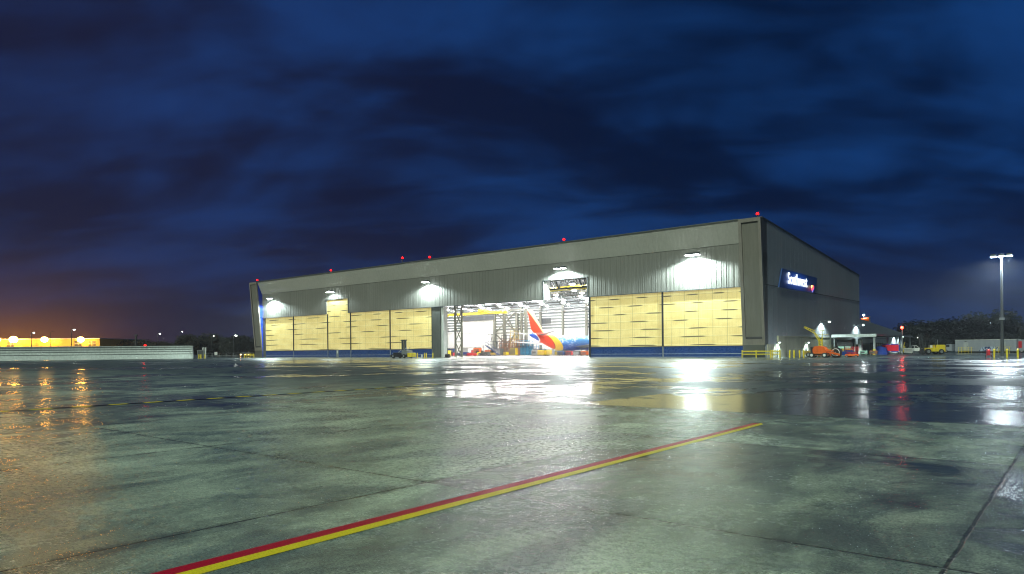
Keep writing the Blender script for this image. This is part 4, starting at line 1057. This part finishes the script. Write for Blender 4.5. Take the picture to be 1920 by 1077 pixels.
MB().cbox(-.1, .35, -.3, .3, 1.36, 1.9, .05).build('seat', M_WHITE, FK)
for a in (-1., 1.7):
    for b in (-.9, .9): wheel(FK, a, b, .6 if a < 0 else .55, .4, 'y')
MB().tube((1.9, .5, 1.95), (1.9, .5, 3.0), .05, 6).build('exhaust', M_STEEL, FK)

# pickup
def pickup(x, y, rz, label, frame='L', mat=None, name='pickup_truck', cat='pickup', head=False, grp=None):
    t = thing(name, label, cat, x, y, 0, rz, grp, frame)
    b_ = MB(); b_.prism([(-2.8, .45), (2.75, .45), (2.8, .85), (2.7, 1.08), (1.35, 1.18), (-.35, 1.18), (-2.8, 1.18)], 'y', -.95, .95); b_.build('body', mat or M_WHITE, t)
    cb_ = MB(); cb_.prism([(-.9, 1.18), (-.75, 1.82), (.45, 1.85), (1.25, 1.18)], 'y', -.82, .82); cb_.build('cab', mat or M_WHITE, t)
    for s_ in (-1, 1):
        w_ = MB(); w_.prism([(-.72, 1.25), (-.62, 1.72), (-.1, 1.73), (-.1, 1.25)], 'y', s_*.825, s_*.84); w_.prism([(0, 1.25), (0, 1.73), (.42, 1.73), (1.02, 1.25)], 'y', s_*.825, s_*.84); w_.build('window', M_GLASSD, t)
        MB().box(2.78, 2.83, s_*.75 - .15, s_*.75 + .15, .78, .98).build('headlight', L_HEAD if head else M_PALE, t)
        for a in (-1.75, 1.8): wheel(t, a, s_*.85, .4, .26, 'y')
    return t
pickup(8.6, 80, R(28), 'white pickup truck beyond the red-panelled cart')

# mast lamp at the right
def mast(x, y, label):
    t = thing('floodlight_mast', label, 'light mast', x, y)
    MB().tube((0, 0, 0), (0, 0, 14.6), .24, 14, .12).build('pole', M_DGREY, t, True)
    MB().tube((0, 0, 0), (0, 0, .12), .4, 14).build('base_plate', M_GREY, t)
    MB().box(-.3, .3, -.3, .3, 5.4, 5.75).build('sensor_box', M_GREY, t)
    MB().bar((-.95, 0, 14.6), (.95, 0, 14.6), .09).build('crossarm', M_DGREY, t)
    for i, a in enumerate((-.95, 0, .95)):
        h_ = MB().prism([(-.45, 14.62), (.35, 14.70), (.3, 14.95), (-.3, 14.95)], 'x', a - .32, a + .32).build('lamp_head', M_DGREY, t)
        MB().prism([(-.5, 14.50), (.3, 14.58), (.3, 14.66), (-.48, 14.60)], 'x', a - .30, a + .30).build('lens', L_POLE, h_)
        light('SPOT', 'mast_light', t, (a, -.1, 14.4), 15000, (.80, .94, 1.), (-.08, -.15, -1), R(155), .5, .3)
mast(33.1, 2.9, 'tall three-headed floodlight mast standing at the right on the apron')
for i, (a, b) in enumerate(((32.15, 2.6), (33.7, 2.4), (35.0, 1.6))):
    bollard(a, b, ['yellow post left of the foot of the floodlight mast', 'yellow post right of the foot of the floodlight mast', 'yellow post standing apart at the right of the floodlight mast'][i], 1.15, 'yellow posts round the floodlight mast')
fe = thing('fire_extinguisher_cart', 'red wheeled fire extinguisher beside the floodlight mast', 'fire extinguisher', 31.5, 2.4)
MB().tube((0, 0, .3), (0, 0, .95), .2, 12).sphere((0, 0, .95), .2, 12, 6).build('cylinder', M_RED, fe, True); MB().bar((-.28, .15, .1), (-.28, .15, 1.2), .05).bar((.28, .15, .1), (.28, .15, 1.2), .05).bar((-.28, .15, 1.2), (.28, .15, 1.2), .05).build('frame', M_RED, fe)
wheel(fe, -.38, .05, .24, .1); wheel(fe, .38, .05, .24, .1); MB().tube((0, 0, 1.1), (0, 0, 1.22), .05, 8).build('valve', M_YEL, fe)

# white trailer with two yellow-railed doors
p1, p2 = pt(1791, 662, 167), pt(1906, 662, 157)
ang = math.atan2(p2.y - p1.y, p2.x - p1.x); Lt = (p2 - p1).length
TR = thing('office_trailer', 'long grey-white trailer with two yellow railed steps in front of the dark trees', 'trailer', p1.x, p1.y, 0, ang, None, 'W')
MB().box(0, Lt, 0, 2.5, .35, 3.0).build('body', M_TRAILER, TR); MB().box(-.05, Lt + .05, -.05, 2.55, 3.0, 3.12).build('roof_edge', M_PALE, TR)
MB().box(.3, Lt - .3, .2, 2.3, 0.02, .35).build('chassis', M_BLACK, TR)
for a in (2.3, Lt - 2.6):
    dr = MB().box(a - .5, a + .5, -.05, -.003, .5, 2.5).build('door', paint('trailer_door', (.34, .36, .38), .5), TR); MB().box(a + .32, a + .42, -.12, -.051, 1.4, 1.5).build('handle', M_DGREY, dr)
    st = MB()
    for k in range(5): st.bar((a - 1.2 + k*.7, -1.1, 0), (a - 1.2 + k*.7, -1.1, 1.35), .06)
    for z_ in (.7, 1.35): st.bar((a - 1.2, -1.1, z_), (a + 1.6, -1.1, z_), .06).bar((a + 1.6, -1.1, z_), (a + 1.6, -.1, z_), .06)
    st.box(a - 1.2, a + 1.0, -1.05, -.06, .36, .42); st.build('step_railing', M_YEL, TR)
    MB().box(a - .25, a + .15, -.02, -.0035, 2.62, 2.8).build('vent', M_DGREY, TR)
def mural():
    m, t, p = newmat('blue_mural')
    oc = ocoord(t); n1 = noise(t, mapped(t, oc, (1.2, 1, 1)), 1.3, 4, .6, 1.2)
    c = mixc(t, sms(t, n1, .47, .53), (.01, .03, .14), (.42, .50, .62)); t.links.new(c, p.inputs['Base Color']); p.inputs['Roughness'].default_value = .5
    return m
xm = Lt * .42
MB().prism([(xm - .3, .38), (xm + .5, 1.4), (xm + 3.4, 1.45), (xm + 3.9, .9), (xm + 3.8, .38)], 'y', -.02, -.0035).build('painted_mural', mural(), TR)
rv = thing('red_truck', 'white and red truck rear standing at the right end of the trailer', 'truck', p2.x + .9, p2.y + 1, 0, ang, None, 'W')
MB().box(0, 1.6, 0, 2.4, .5, 3.0).build('box_body', M_TRAILER, rv); MB().box(.15, .9, -.06, -.003, 1.1, 2.6).build('red_panel', M_RED, rv); wheel(rv, .8, .2, .45, .3, 'y')
ct = thing('tractor_unit', 'small white truck cab half hidden at the left end of the trailer', 'truck', p1.x - 2.4, p1.y + 1, 0, ang, None, 'W')
ctm = MB(); ctm.prism([(0, .5), (0, 1.0), (.4, 1.4), (.9, 2.1), (2.0, 2.1), (2.0, .5)], 'y', 0, 1.9); ctm.build('cab', M_TRAILER, ct); wheel(ct, .7, .1, .42, .3, 'y'); MB().prism([(.5, 1.45), (.95, 2.0), (1.5, 2.0), (1.5, 1.45)], 'y', -.02, -.003).build('window', M_GLASSD, ct)

# ================================================================ LEFT SIDE
# jet blast fence
F0, F1 = pt(-260, 681.5, 173), pt(362, 672.5, 209.4)
F0.z = F1.z = 0
ang = math.atan2(F1.y - F0.y, F1.x - F0.x); Lf = (F1 - F0).length
BF = thing('jet_blast_fence', 'long curved silver jet blast fence at the left edge of the apron', 'blast fence', F0.x, F0.y, 0, ang, None, 'W')
M_BF = cladding('blast_fence_steel', (.60, .66, .63), 'X', .5, rough=.4, bump=.2, var=.18, metal=.1)
prof = [(0, .02), (.55, .75), (1.0, 1.4), (1.38, 2.05), (1.62, 2.7), (1.72, 3.3), (1.72, 3.85)]
sh_ = MB()
sh_.prism(prof + [(a + .12, b) for a, b in reversed(prof)], 'x', 0, Lf); sh_.build('deflector_sheet', M_BF, BF)
rb = MB()
for (a, b) in ((.98, 1.4), (1.40, 2.12), (1.63, 2.8), (1.70, 3.5)): rb.box(0, Lf + .02, a - .10, a - .02, b, b + .09)
rb.build('horizontal_rib', M_GREY, BF)
bs = MB(); x = .2
while x < Lf + .1: bs.bar((x, 1.8, 3.8), (x, 3.9, 0), .14).bar((x, 1.75, 2.1), (x, 2.9, 1.9), .1).bar((x, .15, .1), (x, 3.9, .1), .12); x += 3.
bs.build('support_frame', M_STEEL, BF)
ef = MB().bar((Lf + .1, 0, .1), (Lf + .1, 1.8, 3.8), .12).bar((Lf + .1, 1.8, 3.8), (Lf + .1, 3.9, .1), .14).bar((Lf + .1, .9, 1.8), (Lf + .1, 3., .1), .12); ef.build('end_frame', M_STEEL, BF)
gp = thing('gate_panel', 'small dark mesh gate panel at the right end of the blast fence', 'gate', F1.x + .6, F1.y + 1.5, 0, 0, None, 'W')
MB().box(0, 2.0, -.04, .04, 0, .1).box(0, 2., -.04, .04, 2.4, 2.5).box(0, .08, -.04, .04, .1, 2.4).box(1.92, 2., -.04, .04, .1, 2.4).build('frame', M_STEEL, gp); MB().box(.08, 1.92, -.01, .01, .1, 2.4).build('mesh', M_DGREY, gp)

# sodium-lit building behind it
YB = thing('warehouse', 'long low warehouse glowing orange-yellow under sodium lamps at far left', 'warehouse', -300, 331, 0, 0, None, 'W')
MB().box(-60, 104, 0, 40, 0, 8.7).build('wall', paint('warehouse_wall', (.50, .36, .08), .7, var=.1, scale=.3), YB); MB().box(-60.4, 104.4, -.4, 40.4, 8.7, 9.1).build('roof_edge', M_PALE, YB)
for a in (22, 60, 92, 98.6):
    w_ = MB().box(a, a + 3.4, -.08, -.003, 5.4, 7.8).build('window', M_DGREY, YB)
    MB().box(a + 1.6, a + 1.8, -.12, -.081, 5.4, 7.8).box(a, a + 3.4, -.12, -.081, 6.5, 6.65).build('mullion', M_PALE, w_)
for i, (u, s_) in enumerate(((26, 1.25), (84, 1.05), (152, 1.05), (-4, .9))):
    q = pt(u, 638, 327.5)
    t = thing('sodium_floodlight', ['brightest orange sodium floodlight, second from the left, on the warehouse', 'orange sodium floodlight in the middle of the warehouse wall', 'orange sodium floodlight nearest the right end of the warehouse', 'orange sodium floodlight cut by the left edge of the photo'][i], 'floodlight', q.x, q.y, q.z, 0, 'sodium floodlights on the warehouse', 'W')
    MB().bar((0, 3.4, .3), (0, .5, .5), .2).box(-.8, .8, .0, .6, -.5, .9).build('housing', M_DGREY, t)
    MB().sphere((0, -.25, .2), 1.5 * s_, 8, 4, .85).build('lens', L_SOD, t, True)
    light('POINT', 'sodium_light', t, (0, -1.6, 0), 1500 * s_, (1., .38, .04), rad=.7)

# lamp posts
def lamp_post(q, label, bright=True, arm=.9, s=1.):
    t = thing('street_lamp', label, 'lamp post', q.x, q.y, 0, 0, 'distant lamp posts', 'W')
    MB().tube((0, 0, 0), (0, 0, q.z), .16, 8, .09).bar((0, 0, q.z), (arm, 0, q.z + .1), .1).build('pole', M_DGREY, t)
    hd_ = MB().cbox(arm - .4, arm + .5, -.3, .3, q.z, q.z + .22, .05).build('lamp_head', M_DGREY, t)
    if bright:
        MB().sphere((arm, 0, q.z - .1), .38 * s, 10, 6, .6).build('lens', glow_mat('street_lamp_lens', (.92, 1., .85), 30), hd_, True)
for u, v, D_, lb, br_, s_ in [(59, 624, 260, 'thin lamp post between the two leftmost sodium lights', 1, .8), (95, 623, 290, 'unlit-looking thin post right of the middle sodium light', 0, .6), (134, 618, 230, 'taller lamp post left of the rightmost sodium light', 1, .8), (296, 626, 300, 'lamp post above the blast fence behind low trees', 1, .9), (338, 622, 300, 'lamp post beside the leafless tree', 1, .5),
        (397, 630, 290, 'dim lamp post rising from the dark trees beyond the fence end', 1, .4), (438, 629, 280, 'bright lamp post among dark trees left of the hangar', 1, 1.1), (1749, 610, 240, 'lamp post glowing in front of the trees right of the red signal', 1, 1.3), (1853, 607, 250, 'lamp glowing within the biggest tree', 1, .8), (1715, 633, 215, 'short lamp post behind the white pickup', 1, .4)]:
    lamp_post(pt(u, v, D_), lb, bool(br_), s=s_)
an = pt(255, 629, 300)
solo('antenna_mast', MB().tube((0, 0, 0), (0, 0, an.z), .5, 8, .42).box(-.7, .7, -.5, .5, an.z - .2, an.z + .3), M_DGREY, 'dark stubby mast above the middle of the blast fence', 'mast', an.x, an.y, 0, 0, None, 'W')
rq = pt(272, 648, 216)
rb_ = thing('ground_beacon', 'red beacon on a post behind the blast fence', 'beacon', rq.x, rq.y, 0, 0, None, 'W')
MB().tube((0, 0, 0), (0, 0, rq.z - .3), .07, 6).build('post', M_DGREY, rb_); MB().sphere((0, 0, rq.z), .33, 12, 8).build('lens', L_RED, rb_, True)
light('POINT', 'beacon_light', rb_, (0, -.8, rq.z + .3), 120, (1, .02, .01), rad=.3)
for i, (u, v, D_) in enumerate(((458, 667.5, 262), (466, 667.6, 268))):
    q = pt(u, v, D_); pickup(q.x, q.y, R(-80 - i * 6), ['car facing the camera with glowing orange headlights left of the hangar', 'second car close behind the one with glowing headlights'][i], 'W', M_DGREY, 'parked_car', 'car', True, 'cars on the road beyond the apron')
q = pt(405, 663, 240)
sg = thing('road_sign', 'small white square sign beyond the fence end', 'sign', q.x, q.y, 0, 0, None, 'W')
MB().tube((0, 0, 0), (0, 0, q.z + .6), .05, 6).build('post', M_STEEL, sg); MB().box(-.5, .5, -.08, -.04, q.z - .5, q.z + .5).build('panel', M_WHITE, sg)
for u, D_, lb in ((380.5, 215, 'left pale marker post past the blast fence end'), (385, 215, 'right pale marker post past the blast fence end')):
    q = pt(u, 655, D_); solo('marker_post', MB().box(-.18, .18, -.12, .12, 0, q.z + .4).box(-.22, .22, -.15, .15, q.z + .4, q.z + .5), M_PALE, lb, 'post', q.x, q.y, 0, 0, 'marker posts', 'W')
# perimeter fence beyond the apron
fa, fb = pt(372, 668, 250), pt(486, 668, 250)
pf = thing('perimeter_fence', 'low dark chain-link fence along the road left of the hangar', 'fence', fa.x, fa.y, 0, 0, None, 'W')
Lx = fb.x - fa.x; m_ = MB()
for k in range(int(Lx / 2.5) + 1): m_.bar((k*2.5, 0, 0), (k*2.5, 0, 1.5), .08)
m_.build('post', M_STEEL, pf); MB().bar((0, 0, 1.5), (Lx, 0, 1.5), .07).bar((0, 0, .6), (Lx, 0, .6), .05).build('rail', M_STEEL, pf)
# utility pole right
q = pt(1914, 612, 230)
up = thing('utility_pole', 'thin utility pole with crossarm at the far right above the trees', 'utility pole', q.x, q.y, 0, 0, None, 'W')
MB().tube((0, 0, 0), (0, 0, q.z), .17, 8, .1).build('pole', M_BARK, up); MB().bar((-1.6, 0, q.z - .5), (1.6, 0, q.z - .5), .14).bar((-1.1, 0, q.z - 1.3), (1.1, 0, q.z - 1.3), .12).build('crossarm', M_BARK, up)

# ================================================================ TREES
def leafmat():
    m, t, p = newmat('foliage')
    g_ = nd(t, 'ShaderNodeNewGeometry'); n1 = noise(t, ocoord(t), .8, 3)
    f_ = mth(t, 'ADD', mth(t, 'MULTIPLY', g_.outputs['Random Per Island'], .5), mth(t, 'MULTIPLY', n1, .5))
    t.links.new(mixc(t, sms(t, f_, .3, .7), (.003, .006, .005), (.010, .015, .010)), p.inputs['Base Color'])
    p.inputs['Roughness'].default_value = .7
    return m
M_LEAF = leafmat()
def tree_proto(seed, wid, hgt, nclump, leaves, lsize):
    rg = random.Random(seed)
    t = thing('broadleaf_tree', 'x', 'tree', 0, 0, 0, 0, 'trees', 'W')
    tk_ = MB(); tk_.tube((0, 0, 0), (.1, 0, hgt * .35), .35, 8, .24)
    cl_ = []
    for i in range(nclump):
        a = rg.random() * 2 * PI; rr_ = wid * .5 * math.sqrt(rg.random()) * .82
        zc = hgt * (.22 + .62 * rg.random()); k = 1 - ((zc / hgt - .5) / .62) ** 2 * .75
        c = Vector((math.cos(a) * rr_ * k, math.sin(a) * rr_ * k, zc)); cl_.append((c, wid * rg.uniform(.11, .2)))
        if i % 2 == 0: tk_.tube((.1, 0, hgt * rg.uniform(.2, .35)), c, .11, 5, .03)
    tk_.build('trunk', M_BARK, t)
    m_ = MB()
    for c, r_ in cl_:
        for _ in range(leaves):
            d = Vector((rg.gauss(0, 1), rg.gauss(0, 1), rg.gauss(0, .8))); d.normalize()
            p_ = c + d * r_ * rg.uniform(.45, 1.1)
            if p_.z < hgt * .08: continue
            a = Vector((rg.gauss(0, 1), rg.gauss(0, 1), rg.gauss(0, 1))).normalized(); b = a.orthogonal().normalized()
            s_ = lsize * rg.uniform(.5, 1.3); m_.add([p_ - a*s_, p_ + b*s_*.6, p_ + a*s_, p_ - b*s_*.6], [(0, 1, 2, 3)])
    m_.build('crown', M_LEAF, t)
    return t
protos = [tree_proto(1, 11, 10, 56, 150, .36), tree_proto(2, 13, 9, 60, 150, .38), tree_proto(3, 9, 11, 52, 150, .34)]
bare = thing('bare_tree', 'leafless branching tree above the blast fence between two lamp posts', 'tree', 0, 0, 0, 0, None, 'W')
bm_ = MB()
def branch(p_, d, l_, r_, dep, rg):
    e = p_ + d * l_; bm_.tube(p_, e, r_, 5, r_ * .6, False)
    if dep == 0: return
    for _ in range(3 if dep > 1 else 4):
        nd_ = (d + Vector((rg.gauss(0, .5), rg.gauss(0, .5), rg.gauss(.1, .3)))).normalized(); branch(p_ + d * l_ * rg.uniform(.6, 1.), nd_, l_ * rg.uniform(.6, .8), r_ * .6, dep - 1, rg)
branch(Vector((0, 0, 0)), Vector((0, 0, 1)), 3.2, .25, 4, random.Random(5)); bm_.build('branches', M_BARK, bare)
q = pt(317, 660, 300); bare.matrix_world = xf(q.x, q.y, 0, 0, 'W', .95)
used = set()
def plant(u, vtop, D_, k, label, wid=1.):
    q = pt(u, vtop, D_); hs = [10, 9, 11][k]; s = q.z / (hs * .98)
    if k not in used:
        used.add(k); t = protos[k]; t.matrix_world = xf(q.x, q.y, 0, random.random()*6, 'W', s)
        t['label'] = label
    else: t = dup(protos[k], q.x, q.y, 0, random.random()*6, label, None, 'W', s)
    t['group'] = 'trees right of the hangar' if u > 900 else 'trees left of the hangar'
    t.scale = (t.scale[0] * wid, t.scale[1] * wid, t.scale[2])
RT = [(1690, 622, 230, 0, 'smallest dark tree just right of the red signal', 1.1), (1712, 610, 225, 2, 'narrow dark tree behind the white pickup', 1.4), (1738, 605, 230, 1, 'dark tree behind the forklift, left of the lamp post', 1.4), (1766, 600, 235, 0, 'broad dark tree just right of the glowing lamp post', 1.5), (1800, 600, 235, 1, 'dark tree behind the left end of the trailer', 1.3),
      (1832, 598, 245, 2, 'dark tree joined to the left side of the biggest tree', 1.1), (1855, 586, 245, 1, 'biggest dark rounded tree behind the trailer', 1.05), (1880, 606, 235, 0, 'dark tree just behind the floodlight mast', 1.1), (1906, 618, 235, 1, 'low dark tree at the right edge behind the trailer end', 1.5), (1780, 618, 215, 2, 'lower dark tree in front of the tree row behind the trailer', 2.), (1850, 622, 215, 0, 'low dark tree right behind the trailer roof middle', 2.), (1940, 616, 240, 2, 'dark tree cut by the right edge', 1.4), (1815, 624, 212, 1, 'low bushy dark tree above the trailer roof left half', 1.9), (1885, 628, 212, 1, 'low bushy dark tree above the trailer roof right half', 1.9), (1745, 628, 212, 0, 'low dark bush-like tree right behind the forklift', 1.9), (1712, 632, 215, 1, 'low dark bush-like tree behind the pickup roof', 1.8)]
for a in RT: plant(*a)
LT = [(205, 644, 352, 1, 'low dark tree beside the warehouse end', 2.2), (226, 643, 352, 0, 'low dark tree left of the stubby mast', 2.2), (246, 637, 345, 2, 'dark tree touching the stubby mast', 1.6), (272, 637, 320, 0, 'rounded dark tree above the red beacon', 1.2), (303, 642, 330, 1, 'small dark tree right of the lamp post above the fence', 1.1), (330, 645, 340, 0, 'low dark tree beside the leafless tree', 2.),
      (356, 629, 300, 2, 'narrow dark tree at the left of the large dark clump', 1.), (374, 628, 295, 1, 'widest dark tree beyond the fence end', 1.5), (392, 632, 295, 0, 'dark tree under the dim lamp post', 1.3), (417, 637, 300, 1, 'low dark tree between the two lamp posts', 1.4), (434, 632, 290, 0, 'dark tree under the bright lamp post', 1.1), (449, 627, 290, 2, 'tall dark tree right of the bright lamp post', 1.3), (465, 634, 295, 1, 'dark tree close to the left corner fin', 1.3), (480, 638, 300, 0, 'dark tree half hidden by the left corner fin', 1.2), (290, 646, 340, 1, 'low dark tree between the red beacon and lamp post', 2.), (345, 642, 310, 0, 'low dark tree left of the large dark clump', 1.4)]
for a in LT: plant(*a)
hw = pt(440, 655, 340)
hs_ = thing('distant_house', 'faintly lit low house among the dark trees left of the hangar', 'house', hw.x, 345, 0, 0, None, 'W')
MB().box(-16, 16, 0, 8, 0, 3.).build('wall', M_DGREY, hs_); MB().prism([(-17, 3.), (17, 3.), (12, 5.2), (-12, 5.2)], 'y', -.3, 8.3).build('roof', M_BLACK, hs_)
for a in (-11, -3, 6): MB().box(a, a + 1.6, -.05, -.003, 1.2, 2.4).build('window', glow_mat('house_window', (1., .8, .5), .8), hs_)

# ================================================================ HAZE (drizzle hanging in the lamplight)
hz_ = MB().box(-420, 420, -30, 480, -1., 40.).build('haze', None); hz_['kind'] = 'stuff'; hz_['label'] = 'thin drizzle haze over the apron'
hm = bpy.data.materials.new('haze_air'); hm.use_nodes = True; ht = hm.node_tree; ht.nodes.clear()
ho = ht.nodes.new('ShaderNodeOutputMaterial'); hv = ht.nodes.new('ShaderNodeVolumePrincipled')
hv.inputs['Color'].default_value = (.9, .95, 1, 1); hv.inputs['Density'].default_value = .00034; hv.inputs['Anisotropy'].default_value = .6
ht.links.new(hv.outputs[0], ho.inputs['Volume']); hz_.data.materials.append(hm)
cy.volume_bounces = 0
